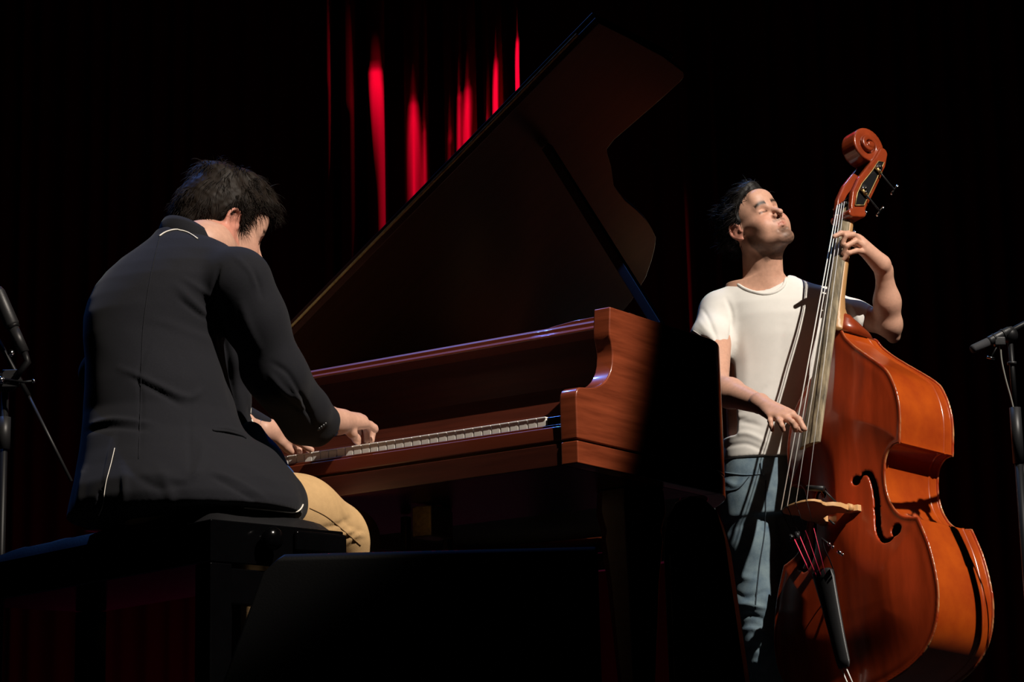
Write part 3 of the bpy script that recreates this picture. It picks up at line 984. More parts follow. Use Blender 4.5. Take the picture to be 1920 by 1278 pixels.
    def plank(P, R_, x0, x1, k=.003, mode='u'):
        P = [A(p, dtype=float) for p in P]
        def fn(X, Y, Z):
            Y2, Z2 = np.broadcast_arrays(Y, Z); sh = Y2.shape
            q = np.stack([Y2.ravel(), Z2.ravel()], 1); d, tt = seg_dist(q, P)
            rr = np.interp(tt, np.linspace(0, 1, len(R_)), R_)
            d2 = (d - rr).reshape(sh); xa = np.interp(tt, [0, 1], [0, 1])
            dx = np.maximum(x0 - X, X - x1)
            return smax(d2 + 0 * X, dx + 0 * d2, .005).astype(np.float32)
        mn = np.min(P, 0); mx = np.max(P, 0); r_ = max(R_)
        f.op(fn, (x0, mn[0] - r_, mn[1] - r_), (x1, mx[0] + r_, mx[1] + r_), k, mode)
    mid = [(.082, 1.030), (.094, 1.075), (.120, 1.125), (.158, 1.178), (.192, 1.222), (.210, 1.262)]
    R1 = [.030, .033, .032, .028, .024, .018]
    plank(mid, R1, .026, .045); plank(mid, R1, -.045, -.026)
    plank([(.112, 1.045), (.150, 1.11), (.190, 1.185), (.206, 1.235), (.210, 1.262)], [.010, .010, .012, .016, .018], -.04, .04)
    plank([(.055, 1.008), (.10, 1.018)], [.014, .014], -.046, .046)
    cx, cz = .158, 1.279
    sp = []; rr = []; ww = []
    for i in range(60):
        th = -.15 + i / 59 * 2 * pi * 2.05; g = i / 59
        rad = .054 * (1 - g) ** .75 + .004; rad = .0545 - .012 * max(0, th) / (2 * pi) if th < pi * 1.5 else rad
        sp.append((cx + rad * cos(th), cz + rad * sin(th) * .95)); rr.append(.0165 - .011 * g); ww.append(.028 + .018 * g)
    for i in range(59):
        wd = ww[i]; plank([sp[i], sp[i + 1]], [rr[i], rr[i + 1]], -wd, wd, .0)
    plank([(cx - .004, cz), (cx + .004, cz)], [.011, .011], -.047, .047, .001)
    plank([(cx - .02, cz), (cx + .02, cz)], [.030, .030], -.022, .022, .004)
    V, F = f.mesh(); V = relax(V, F, 1, .4)
    pg = meshobj('pegbox_and_scroll', V, F, SCROLLM, t)
    box('nut', -.0235, .0235, .050, .066, 1.046, 1.056, EBONY, t, bev=.002)
    # tuning machines: plate, gear, worm shaft and winged key for each string
    TP = {}
    for s in (1, -1):
        P = [(.066, 1.035), (.104, 1.045), (.170, 1.160), (.205, 1.225), (.180, 1.222), (.150, 1.18), (.10, 1.12), (.078, 1.08)]
        o = prism('machine_plate', P, 0, s * .0455, s * .0475, DARKMET, t, bev=.0006)
        edge = MB().tube([(s * .0485, y, z) for y, z in P + P[:1]], .0016, 6); edge.build('plate_rim', BRASS, o)
        for k, (y, z) in enumerate((((.110, 1.105), (.180, 1.200)) if s > 0 else ((.095, 1.075), (.150, 1.160)))):
            tube('string_post', [(-s * .03, y, z), (s * .052, y, z)], .005, GREYMET, t, seg=10)
            g = tube('gear', [(s * .0485, y, z), (s * .052, y, z)], .0135, GREYMET, t, seg=20)
            MB().tube([(s * .052, y, z), (s * .058, y, z)], .004, 8).build('gear_screw', CHROME, g)
            d = A([0, .78, -.62]); b0 = A([s * .055, y, z]) + A([0, -.010, -.016]); b1 = b0 + d * .085
            sh = tube('tuning_key', [b0 - d * .012, b1], .0030, GREYMET, t, seg=8)
            MB().tube([b0 - d * .012, b0 + d * .014], .0058, 10).build('worm', BRASS, sh)
            for q in (.004, -.012): meshobj('worm_bolt', *ball_vf(b0 + d * q + A([s * .006, 0, 0]), .0038, 8, 6), CHROME, sh)
            e = A([s * .5, .3, .6]); e /= np.linalg.norm(e)
            MB().tube([b1 - e * .019, b1 - e * .008, b1, b1 + e * .008, b1 + e * .019], [.006, .0048, .003, .0048, .006], 8).build('key_wing', CHROME, sh)
    # bridge (stands across the strings)
    H = .2234
    out = [(-.088, .026), (-.088, .040), (-.070, .052), (-.074, .075), (-.080, .10), (-.074, .125), (-.060, .14), (-.062, .155), (-.072, .17), (-.070, .195),
           (-.060, .208), (-.040, .218), (-.015, .2225), (.015, .2225), (.040, .2185), (.060, .208), (.070, .195), (.072, .17), (.062, .155), (.060, .14), (.074, .125), (.080, .10), (.074, .075), (.070, .052),
           (.088, .040), (.088, .026), (.045, .034), (.047, .048), (.030, .072), (.0, .080), (-.030, .072), (-.047, .048), (-.045, .034)]
    # built with thickness tapering to the top
    k = len(out); V = []; F = []
    for s in (-1, 1):
        for x, fo in out:
            th = .011 - .008 * (fo / .22); V.append((x, -fo, s * th))
    F = [tuple(range(k)), tuple(range(2 * k - 1, k - 1, -1))] + [(i, i + k, (i + 1) % k + k, (i + 1) % k) for i in range(k)]
    me_o = meshobj('bridge', V, F, MAPLE, t, smooth=False)
    bevel(me_o, .0012)
    for s in (-1, 1):
        o = tube('bridge_adjuster', [(s * .070, -.050, 0), (s * .070, -.064, 0)], .013, CHROME if 0 else MAPLE, me_o, seg=16)
    # strings
    gauges = [.0021, .0017, .0013, .0010]
    tz = -.206
    for i, g in enumerate(gauges):
        xn = -.0165 + .011 * i; xb = -.058 + .0387 * i; fb_ = .2215 - .010 * ((i - 1.5) / 1.5) ** 2 + .001
        xt = -.028 + .0187 * i
        a = A([xn, .052 - .002, 1.056]); b = A([xb, -fb_ - g, .0]); c = A([xt, -.130, tz])
        tube('string', [a, b], g, STEEL, t, seg=8)
        pg_ = A([xn * .6, .11 + .02 * i, 1.085 + .035 * i])
        tube('string_end', [a, pg_], g * .8, DARKMET, t, seg=6)
        lo = tube('string_tail', [b, b + (c - b) * .38], g * .7, DARKMET, t, seg=6)
        tube('silk_wrap', [b + (c - b) * .38, c], g * .95, REDSILK, lo, seg=8)
    # tailpiece
    rows = []
    for Z, wd, fo, th in ((-.186, .038, .126, .010), (-.192, .044, .127, .014), (-.21, .043, .123, .016), (-.28, .036, .106, .016), (-.38, .029, .082, .015), (-.45, .026, .064, .013), (-.470, .020, .058, .009)):
        sec = [(wd, fo - th), (-wd, fo - th)] + [(-wd * math.cos(a), fo - th + (th + .008) * math.sin(a)) for a in np.linspace(0, pi, 9)]
        rows.append((Z, sec))
    slab('tailpiece', rows[::1], BLACKP)
    tube('tailgut', [(-.010, -.055, -.468), (-.010, -.020, -.535), (0, .004, -.556), (.010, -.020, -.535), (.010, -.055, -.468)], .0022, STEEL, t, seg=8)
    MB().box(-.03, .03, -.018, .01, -.552, -.536).build('saddle', EBONY, t, bev=.003)
    tube('endpin_block', [(0, .10, -.535), (0, .10, -.575)], [.022, .016], EBONY, t, seg=16)
    tipw = OB + RB @ (A([0, .10, -.575]) * SB)
    lz = .0; dd = RB @ A([0, 0, -1.0]); L = (tipw[2] - .004) / -dd[2]
    tube('endpin', [(0, .10, -.57), (0, .10, -.575 - L / SB)], .005, CHROME, t, seg=10)
    # little wolf mute on a string below the bridge and a clip-on pickup with cable jack
    m = MB().tube([(-.045, -.19, -.075), (-.045, -.19, -.095)], .008, 12).tube([(-.018, -.19, -.075), (-.018, -.19, -.095)], .008, 12)
    m.build('string_mute', BLACKP, t)
    m = MB().tube([(.052, -.125, -.045), (.070, -.12, -.062)], .0030, 8)
    pk = m.build('pickup', GREYMET, t)
    p0 = A([.048, -.155, -.105]); p1 = A([.105, -.128, -.165])
    q = lambda a: p0 + (p1 - p0) * a
    MB().tube([q(0), q(.45)], .0028, 8).build('jack_shaft', GREYMET, pk)
    MB().tube([q(.3), q(.38), q(.42)], [.003, .0062, .003], 10).tube([q(.48), q(.56), q(.6)], [.003, .0062, .003], 10).tube([q(.78), q(.94)], [.0055, .0055], 10).tube([q(.98), q(1.04)], [.005, .005], 10).build('jack', CHROME, pk)
    tube('pickup_cable', catmull([q(0), p0 + A([-.01, .02, -.03]), A([.02, -.10, -.16]), A([-.02, -.05, -.2]), A([-.05, -.05, -.3]), A([-.03, -.06, -.4])], 5), .002, BLACKP, pk, seg=6)
    m = MB().tube([(.020, -.175, .055), (.075, -.160, .040)], .0085, 12).tube([(.060, -.150, .045), (.072, -.10, .0)], .003, 8)
    m.build('pickup_body', BLACKP, t)
    return t


make_bass()
#@@PEOPLE
# ------------------------------------------------------------------ figures
def head_field(f, C, R_, s, closed=True, stern=0.0):
    """adult male head; local x = right of the person, y = face forward, z = up"""
    T = lambda x, y, z: C + R_ @ (A([x, y, z]) * s)
    def ell(c, r, k=.02, mode='u', rot=None):
        Rm = R_ if rot is None else R_ @ rot
        f.ell(T(*c), A(r) * s, Rm, k, mode)
    def cap(a, b, ra, rb=None, k=.01, mode='u'): f.cap(T(*a), T(*b), ra * s, (rb or ra) * s, k, mode)
    ell((0, -.012, .035), (.0765, .099, .090), 0)
    ell((0, .030, .020), (.064, .068, .075), .02)
    ell((0, .038, -.035), (.057, .058, .070), .03)
    ell((0, .030, -.070), (.052, .058, .045), .03)
    for q in (1, -1):
        cap((q * .056, -.005, -.060), (q * .018, .078, -.105), .016, .016, .03)      # jaw line
        cap((q * .050, .052, -.018), (q * .062, .010, -.010), .014, .012, .02)       # cheek bone
        ell((q * .048, .040, -.050), (.020, .040, .038), .02)
        ell((q * .036, .070, -.040), (.022, .020, .026), .02)                          # cheek
    ell((0, .083, -.106), (.022, .018, .018), .02)                                   # chin
    ell((0, .080, -.062), (.030, .020, .024), .02)                                   # mouth mound
    cap((-.034, .079, .022), (.034, .079, .022), .013, .013, .014)                   # brow ridge
    ell((0, .080, .055), (.045, .022, .030), .02)
    for q in (1, -1): ell((q * .031, .097, .001), (.0165, .016, .0115), .010, 's')
    for q in (1, -1):
        ell((q * .0315, .0745, .000), (.0165, .0145, .0125), .004)
        cap((q * .020, .084, .013), (q * .043, .077, .012), .0052, .004, .006)       # upper lid fold
        cap((q * .018, .0865, -.0015), (q * .044, .078, -.0015), .0022, .002, .002, 's')  # lid slit
        cap((q * .020, .083, -.012), (q * .042, .076, -.012), .0045, .004, .008)
    cap((0, .088, .016), (0, .104, -.012), .0075, .0085, .010)                       # nose bridge
    cap((0, .104, -.012), (0, .121, -.031), .0088, .0108, .006)
    for q in (1, -1):
        ell((q * .0125, .103, -.0345), (.0078, .011, .0080), .006)
        ell((q * .0068, .106, -.0425), (.0040, .0055, .0045), .002, 's')
    cap((0, .100, -.043), (0, .100, -.052), .006, .005, .006)
    # lips
    cap((-.019, .090, -.0615), (0, .1005, -.0570), .0040, .0058, .004); cap((.019, .090, -.0615), (0, .1005, -.0570), .0040, .0058, .004)
    cap((-.017, .089, -.0665), (0, .0985, -.0700), .0045, .0070, .004); cap((.017, .089, -.0665), (0, .0985, -.0700), .0045, .0070, .004)
    cap((-.024, .090, -.0640), (0, .107, -.0635), .0018, .0018, .001, 's'); cap((.024, .090, -.0640), (0, .107, -.0635), .0018, .0018, .001, 's')
    cap((-.012, .098, -.0815), (.012, .098, -.0815), .005, .005, .012, 's')
    # ears
    for q in (1, -1):
        a = radians(22) * q
        rot = A([[cos(a), -sin(a), 0], [sin(a), cos(a), 0], [0, 0, 1]])
        b = radians(-12)
        rot = rot @ A([[1, 0, 0], [0, cos(b), -sin(b)], [0, sin(b), cos(b)]])
        ell((q * .0805, -.010, -.004), (.0075, .0195, .0320), .008, 'u', rot)
        pts = [(q * .078, .004, .004), (q * .083, .002, .020), (q * .089, -.014, .026), (q * .093, -.027, .012), (q * .091, -.028, -.008), (q * .085, -.016, -.026), (q * .080, -.006, -.034)]
        cc = catmull(pts, 3)
        for i in range(len(cc) - 1): cap(cc[i], cc[i + 1], .0042, .0042, .002)
        ell((q * .0915, -.006, -.006), (.0060, .0085, .0120), .004, 's', rot)
        ell((q * .0925, -.014, .012), (.0050, .0070, .0070), .004, 's', rot)
        cap((q * .080, .005, -.006), (q * .081, .006, -.012), .0045, .004, .004)


def head_tint(V, C, R_, s, base, beard=0., lashes=True):
    q = ((V - C) @ R_) / s
    x, y, z = q.T; ax = np.abs(x)
    Cc = np.tile(A(base), (len(V), 1))
    def g(m, col, k):
        m = np.clip(m * k, 0, 1)[:, None]; return m, A(col)
    def mix(m, col):
        nonlocal Cc
        m = np.clip(m, 0, 1)[:, None]; Cc = Cc * (1 - m) + A(col) * m
    H = (np.abs(z) < .14) & (ax < .11) & (np.abs(y) < .13)
    # ruddier cheeks, nose and ears
    mix(H * .35 * np.exp(-((ax - .04) / .025) ** 2 - ((z + .03) / .025) ** 2) * (y > .03), (.62, .20, .13))
    mix(H * .5 * ((ax > .078)) * (np.abs(z) < .05), (.62, .18, .13))
    lip = np.minimum(np.exp(-(((z + .0635) / .0085) ** 4)), np.exp(-((ax / .022) ** 4))) * (y > .082)
    mix(H * lip * .75, (.50, .17, .13))
    if lashes:
        mix(H * np.exp(-(((z + .0015) / .0033) ** 2)) * (ax > .016) * (ax < .047) * (y > .065) * .85, (.04, .02, .015))
    brow = np.exp(-(((z - .0245 - .003 * np.cos((ax - .03) * 90)) / .0068) ** 2)) * (ax > .012) * (ax < .050) * (y > .05)
    mix(H * brow * 1.1, (.035, .02, .013))
    for_nos = np.exp(-((ax - .0068) ** 2 + (z + .0425) ** 2) / .0035 ** 2) * (y > .09)
    mix(H * for_nos, (.03, .012, .01))
    if beard:
        n = .5 + .5 * wav(V, 500., 21)
        zl = np.interp(y, [-.002, .012, .030, .050, .075, .10], [.015, -.012, -.045, -.072, -.084, -.080])
        lo = np.clip((zl - z) / .045 + .12, 0, 1) * np.clip((y + .004) / .008, 0, 1) * np.clip((z + .150) / .02, 0, 1)
        mous = np.exp(-(((z + .0485) / .0055) ** 2)) * .85 * (ax < .028) * (y > .08)
        chin = 1.1 * np.exp(-((ax / .032) ** 4)) * np.clip((-.073 - z) / .006, 0, 1) * (y > .03)
        side = np.exp(-((ax - .030) / .008) ** 2) * (z < -.045) * (z > -.09) * (y > .06)
        m = np.maximum(np.maximum(lo, mous * .9), chin)
        m = m * (1 - lip) * (z > -.16) * (V[:, 2] > (C + R_ @ (A([0, 0, -.145]) * s))[2] - .03)
        mix(H * m * beard * (.6 + .4 * n), (.040, .024, .016))
    return Cc


def hair_part(name, C, R_, s, m, parent, line, thick, nstr, seedv, flow, slen, extra=None, rad=.0009, clump=.0, drop=.35):
    f = Field(C - .19, C + .19, .0036)
    T = lambda x, y, z: C + R_ @ (A([x, y, z]) * s)
    f.ell(T(0, -.012, .037), A([.0775 + thick, .100 + thick, .091 + thick]) * s, R_, 0)
    f.ell(T(0, .03, .045), A([.066 + thick, .060 + thick * .8, .064 + thick]) * s, R_, .02)
    if extra:
        for c, r in extra: f.ell(T(*c), A(r) * s, R_, .02)
    ly, lz = zip(*line)
    def cut(X, Y, Z):
        px, py, pz = X - C[0], Y - C[1], Z - C[2]
        q = [(px * R_[0, i] + py * R_[1, i] + pz * R_[2, i]) / s for i in range(3)]
        return ((np.interp(q[1].ravel(), ly, lz).reshape(q[1].shape) - q[2]) * .8 * s).astype(np.float32)
    f.op(cut, C - .19, C + .19, .012, 'i')
    V, F = f.mesh()
    N = vnormals(V, F)
    q = ((V - C) @ R_) / s
    V = V + N * (.0045 * wav(V, 90., seedv) + .002 * wav(V, 260., seedv + 1))[:, None]
    o = meshobj(name, V, F, m, parent)
    r = np.random.default_rng(seedv)
    ids = r.choice(len(V), nstr)
    keep = (N[ids] @ UP > -2)
    ids = ids[keep]
    P0 = V[ids]; N0 = N[ids]; q0 = q[ids]
    FL = flow(q0) @ R_.T
    FL = FL - N0 * (FL * N0).sum(1, keepdims=True) * .8
    FL += r.normal(size=FL.shape) * .25
    cl = np.stack([wav(P0, 120., seedv + 5 + k) for k in range(3)], 1) * 1.2
    FL += cl
    FL /= np.linalg.norm(FL, axis=1, keepdims=True)
    Ls = slen * r.uniform(.5, 1.35, len(P0))
    K = 5; pts = []
    for k in range(K):
        t = k / (K - 1)
        p = P0 - N0 * .004 + FL * (Ls * t)[:, None] + N0 * (Ls * (.30 * t - .28 * t * t))[:, None]
        p[:, 2] -= drop * Ls * t * t
        pts.append(p)
    side = np.cross(FL, N0); side /= np.linalg.norm(side, axis=1, keepdims=True) + 1e-9
    VV = []; n = len(P0)
    for k in range(K):
        w_ = rad * (1 - .85 * (k / (K - 1)) ** 1.5)
        VV += [pts[k] + side * w_, pts[k] - side * w_, pts[k] + N0 * w_ * 1.2]
    VV = np.concatenate(VV); FF = []
    idx = np.arange(n)
    for k in range(K - 1):
        for a, b in ((0, 1), (1, 2), (2, 0)):
            FF.append(np.stack([idx + (3 * k + a) * n, idx + (3 * k + b) * n, idx + (3 * k + 3 + b) * n, idx + (3 * k + 3 + a) * n], 1))
    st = meshobj('hair_strands', VV, np.concatenate(FF), m, o); st['kind'] = 'stuff'
    return o


def finger(f, P, r0, k=.006):
    n = len(P); r = [r0 * (1 - .10 * i) for i in range(n)]
    f.chain([A(p) for p in P], r, k)


def nail(P, R_, parent): pass


# ------------------------------------------------------------------ the double bass player
def make_bassist():
    D = 7.42
    t = thing('person', 'standing man in white t-shirt and faded jeans playing the double bass, face raised', 'person', (.80, D, 0))
    o0 = A(t.location)
    HC = at(1417.3, 422.1, 7.37); HR = euler_m(radians(-151.5), radians(20.7), radians(19.3)); HS = .995
    hT = lambda x, y, z: HC + HR @ (A([x, y, z]) * HS)
    f = Field((.50, 6.78, 1.06), (1.27, 7.68, 2.04), .0031)
    head_field(f, HC, HR, HS)
    nb = at(1432, 545, D + .0)
    f.cap(hT(0, -.030, -.05), nb, .056, .066, .03)
    f.cap(hT(0, .022, -.075), at(1440, 522, D - .045), .040, .038, .03)
    f.cap(hT(.045, -.02, -.045), at(1447, 540, D - .06), .018, .013, .015)           # neck muscle
    f.cap(hT(-.035, .0, -.06), at(1462, 538, D - .06), .018, .014, .015)
    f.cap(at(1456, 498, D - .070), at(1456, 503, D - .070), .010, .010, .016)          # throat
    f.cap(at(1405, 580, D + .02), at(1433, 536, D + .02), .036, .050, .04)
    f.cap(at(1480, 556, D + .02), at(1440, 536, D + .02), .036, .050, .04)
    # chest core under the shirt
    f.loft([(1.10, at(1440, 860, D)[0], D, .13, .09), (1.35, .83, D, .14, .10), (1.55, .82, D, .15, .09), (1.66, .815, D, .11, .07)], (1, 0), .03)
    f.cap(at(1372, 585, D), at(1520, 578, D), .05, .05, .03)
    # his right arm (left in the picture)
    S1 = at(1345, 592, D); E1 = at(1340, 726, 7.20); W1 = at(1424, 757, 6.985)
    f.cap(S1, E1, .052, .043, .02)
    m1 = E1 + (W1 - E1) * .35
    f.cap(E1, m1, .044, .046, .02); f.cap(m1, W1, .045, .030, .02)
    dW = 6.965
    # palm
    K = {'i': at(1484, 777, 6.865), 'm': at(1472, 783, 6.86), 'r': at(1458, 782, 6.87), 'p': at(1444, 780, 6.885)}
    for n_, r_ in (('i', .0150), ('m', .0150), ('r', .0145), ('p', .0135)):
        f.cap(W1 + A([0, -.01, 0]), K[n_], .024, r_, .014)
    f.cap(at(1440, 765, 6.93), at(1470, 776, 6.88), .022, .018, .012)
    finger(f, [K['i'], at(1498, 786, 6.845), at(1507, 803, 6.838), at(1512, 817, 6.842)], .0110, .004)
    finger(f, [K['m'], at(1485, 791, 6.835), at(1490, 800, 6.84), at(1492, 808, 6.855)], .0108, .004)
    finger(f, [K['r'], at(1462, 790, 6.845), at(1466, 798, 6.842), at(1469, 806, 6.848)], .0102, .004)
    finger(f, [K['p'], at(1444, 789, 6.87), at(1446, 798, 6.868), at(1448, 806, 6.872)], .0090, .004)
    finger(f, [W1 + (K['i'] - W1) * .45, at(1470, 776, 6.925), at(1490, 792, 6.93), at(1501, 806, 6.925)], .0125, .010)
    # his left arm (right in the picture)
    S2 = at(1556, 578, D); E2 = at(1668, 608, 7.33); W2 = at(1657, 506, 7.235)
    f.cap(S2, E2, .052, .036, .02)
    f.cap(E2, at(1675, 630, 7.35), .034, .023, .02)
    m2 = E2 + (W2 - E2) * .42
    f.cap(E2, m2, .0375, .0385, .02); f.cap(m2, W2, .0395, .0255, .03)
    HD = 7.19
    f.cap(W2, at(1650, 494, HD + .03), .026, .026, .02)
    KK = {'i': at(1606, 446, HD - .015), 'm': at(1613, 452, HD - .018), 'r': at(1618, 462, HD - .018), 'p': at(1622, 472, HD - .012)}
    for n_, r_ in (('i', .0150), ('m', .0150), ('r', .0150), ('p', .0145)):
        f.cap(at(1652, 495, HD + .025), KK[n_], .024, r_, .014)
    f.cap(at(1640, 490, HD + .03), at(1615, 470, HD + .02), .016, .013, .014)
    finger(f, [KK['i'], at(1590, 438, HD - .045), at(1577, 437, HD - .075), at(1564.5, 443, HD - .082)], .0108, .004)
    finger(f, [KK['m'], at(1600, 440, HD - .050), at(1585, 442, HD - .066), at(1580, 457, HD - .060)], .0108, .003)
    finger(f, [KK['r'], at(1604, 452, HD - .050), at(1587, 461, HD - .064), at(1581, 475, HD - .052)], .0105, .003)
    finger(f, [KK['p'], at(1606, 470, HD - .045), at(1592, 474, HD - .058), at(1581, 487, HD - .048)], .0098, .003)
    finger(f, [at(1635, 480, HD + .03), at(1612, 462, HD + .035), at(1592, 452, HD + .03)], .0125, .008)
    V, F = f.mesh(); V = relax(V, F, 1, .25)
    base = (.66, .36, .25)
    C = head_tint(V, HC, HR, HS, base, beard=.85)
    # forearm hair and knuckle redness
    for p in list(K.values()) + list(KK.values()):
        m = np.exp(-((V - p) ** 2).sum(1) / .012 ** 2)[:, None] * .35; C = C * (1 - m) + A([.60, .20, .13]) * m
    # finger nails
    for p, r_ in ((at(1512.5, 816, 6.828), .006), (at(1562.5, 441.5, HD - .095), .0055)):
        m = np.clip(1.6 - ((V - p) ** 2).sum(1) ** .5 / r_, 0, 1)[:, None] * .8; C = C * (1 - m) + A([.85, .62, .52]) * m
    b = meshobj('body', V - o0, F, SKIN, t); set_tint(b, C)
    # hair swept back
    def flow(q): return np.stack([q[:, 0] * 2, -1.0 - 0 * q[:, 0], .15 - q[:, 1] * 2], 1)
    hair = hair_part('hair', HC, HR, HS, HAIRB, t, [(-.13, -.045), (-.06, -.040), (-.035, .000), (-.012, .030), (.010, .006), (.022, .012), (.034, .050), (.062, .078), (.080, .088), (.09, .2)],
                     .009, 6500, 31, flow, .034, extra=[((0, .035, .105), (.052, .050, .030)), ((0, -.06, .10), (.06, .06, .03)), ((.01, -.10, .02), (.062, .035, .06))], rad=.0009, drop=.2)
    for ch in [hair] + list(hair.children): ch.data.transform(Matrix.Translation(Vector(-o0)))
    # t-shirt
    f = Field((.50, 7.15, 1.02), (1.22, 7.68, 1.76), .0042)
    rows = []
    for y, xl, xr, b_ in ((872, 1352, 1530, .120), (840, 1353, 1532, .122), (790, 1352, 1538, .124), (740, 1354, 1545, .124), (690, 1359, 1556, .126), (640, 1360, 1566, .130), (600, 1352, 1572, .125), (575, 1350, 1568, .112), (550, 1366, 1552, .090), (533, 1388, 1510, .074), (524, 1396, 1490, .066)):
        p = at((xl + xr) / 2, y, D); rows.append((p[2], p[0], D, (xr - xl) / 2 / 590., b_))
    f.loft(rows, (1, 0), .03, 2.3)
    sh = at(1345, 578, D)
    f.cap(at(1352, 577, D), at(1400, 550, D), .056, .05, .04)
    f.cap(at(1345, 588, D), at(1333, 634, D - .07), .060, .066, .04)
    f.cap(at(1333, 634, D - .07), at(1333, 690, D - .12), .064, .066, .02)
    f.cap(at(1540, 571, D), at(1480, 552, D), .050, .048, .04)
    f.cap(at(1548, 578, D), at(1600, 596, D - .03), .056, .058, .04)
    f.cap(at(1600, 596, D - .03), at(1640, 610, D - .06), .057, .055, .02)
    # sleeve hems
    def half(p, n, k=.004, lo=None, hi=None):
        p = A(p); n = A(n, dtype=float); n /= np.linalg.norm(n)
        lo = f.lo if lo is None else lo; hi = f.lo + f.h * f.n if hi is None else hi
        f.op(lambda X, Y, Z: ((X - p[0]) * n[0] + (Y - p[1]) * n[1] + (Z - p[2]) * n[2]).astype(np.float32), lo, hi, k, 'i', pad=0)
    ax1 = (at(1333, 690, D - .12) - at(1345, 588, D)); ax1 /= np.linalg.norm(ax1)
    c1 = at(1334, 650, D - .08)
    nrm = A([-.42, -.25, -1.0]) ; nrm /= np.linalg.norm(nrm)
    hemc = at(1297, 624, D - .09); hem2 = at(1369, 668, D - .12)
    e1 = hem2 - hemc; e1[1] = 0; e1 /= np.linalg.norm(e1); hn = A([e1[2], 0, -e1[0]])
    half(hemc, hn, .004, (.50, 7.15, 1.15), (at(1367, 600, D)[0], 7.68, 1.50))
    ax2 = at(1640, 610, D - .06) - at(1548, 578, D)
    half(at(1628, 605, D - .05), ax2, .004, (1.10, 7.15, 1.2), (1.22, 7.68, 1.76))
    half((0, 0, at(1400, 866, D)[2]), (0, 0, -1), .004)
    # neck opening
    f.cap(at(1433, 500, D - .035), at(1429, 534, D - .02), .081, .074, .004, 's')
    f.ell(at(1430, 515, D - .06), (.080, .085, .048), euler_m(0, 0, radians(-3)), .004, 's')
    V, F = f.mesh()
    V = relax(V, F, 7, .5)
    N = vnormals(V, F)
    V = V + N * (.0016 * wav(V * A([1, 1, .6]), 26., 4))[:, None]
    L_ = [([(1318, 580), (1330, 600), (1345, 640), (1352, 668)], 4, -.006), ([(1362, 560), (1372, 590), (1370, 640), (1367, 670)], 4, -.008), ([(1310, 600), (1328, 622), (1352, 640)], 5, .004),
          ([(1305, 618), (1325, 634), (1350, 652)], 4, -.004), ([(1350, 700), (1362, 740), (1352, 790)], 8, -.005), ([(1505, 540), (1500, 600), (1480, 690)], 8, .004), ([(1480, 700), (1450, 745), (1410, 790)], 9, .005),
          ([(1360, 800), (1390, 790), (1430, 800)], 5, -.005), ([(1360, 818), (1400, 812), (1440, 830)], 5, .005), ([(1358, 838), (1400, 832), (1440, 850)], 4, -.004), ([(1470, 600), (1462, 680), (1440, 740)], 10, -.003),
          ([(1440, 720), (1400, 760), (1370, 770)], 6, -.004), ([(1385, 600), (1400, 680), (1395, 750)], 10, .003), ([(1355, 778), (1375, 786), (1400, 783)], 3, -.004), ([(1356, 760), (1375, 768), (1410, 764)], 3, .004), ([(1358, 800), (1370, 806), (1385, 804)], 3, .004),
          ([(1570, 560), (1590, 580), (1600, 610)], 4, -.004), ([(1590, 562), (1605, 585), (1612, 612)], 4, .004)]
    V = folds(V, F, L_)
    ts = meshobj('t_shirt', V - o0, F, TEE, t)
    bv = bvh_of(V, F)
    P = cast_line(bv, [(1374, 521), (1385, 534), (1403, 544), (1430, 551), (1452, 548), (1468, 537), (1474, 522)], 6, .0)
    if len(P) > 4: tube('collar_rib', [p - o0 for p in P], .0055, TEE, ts, seg=10)
    P = cast_line(bv, [(1299, 619), (1320, 632), (1345, 646), (1366, 659)], 6, .0002)
    if len(P) > 4: tube('sleeve_hem', [p - o0 for p in P], .0013, TEE, ts, seg=6)
    # jeans
    f = Field((.55, 7.1, .03), (1.14, 7.72, 1.20), .0058)
    rows = []
    for y, c_, a_, b_ in ((860, 1436, .140, .108), (890, 1440, .150, .118), (930, 1445, .158, .125), (970, 1448, .155, .122)):
        p = at(c_, y, D); rows.append((p[2], p[0], D, a_, b_))
    f.loft(rows, (1, 0), .04, 2.3)
    J = [at(1403, 930, D), at(1412, 1020, D - .02), at(1424, 1130, D - .03), at(1433, 1205, D - .03), at(1442, 1290, D - .02), at(1450, 1400, D), at(1456, 1478, D)]
    f.chain(J, [.090, .083, .077, .070, .062, .058, .060], .03)
    J2 = [at(1490, 930, D + .02), at(1500, 1020, D + .03), at(1515, 1130, D + .05), at(1530, 1205, D + .06), at(1545, 1290, D + .08), at(1560, 1400, D + .1), at(1566, 1478, D + .1)]
    f.chain(J2, [.090, .083, .077, .070, .062, .058, .060], .03)
    V, F = f.mesh(); V = relax(V, F, 2, .4); N = vnormals(V, F)
    V = V + N * (.003 * wav(V * A([1, 1, .8]), 22., 14) + .0018 * wav(V, 60., 15))[:, None]
    V = folds(V, F, [([(1360, 900), (1380, 910), (1400, 900)], 5, .006), ([(1362, 1000), (1385, 985), (1420, 975)], 5, -.005), ([(1370, 1060), (1390, 1080), (1420, 1085)], 6, .006), ([(1380, 1110), (1400, 1120), (1440, 1105)], 5, -.007),
                     ([(1378, 1135), (1400, 1132), (1440, 1140)], 5, .009), ([(1380, 1160), (1405, 1152), (1440, 1165)], 5, -.008), ([(1385, 1185), (1410, 1178), (1445, 1192)], 5, .008), ([(1392, 1220), (1410, 1210), (1440, 1225)], 5, -.007), ([(1400, 1250), (1420, 1240), (1445, 1255)], 5, .006)])
    je = meshobj('jeans', V - o0, F, DENIM, t)
    bv = bvh_of(V, F)
    def seam(nm, pl, r_, m_):
        P = cast_line(bv, pl, 6, .0008)
        if len(P) > 3: tube(nm, [p - o0 for p in P], r_, m_, je, seg=6)
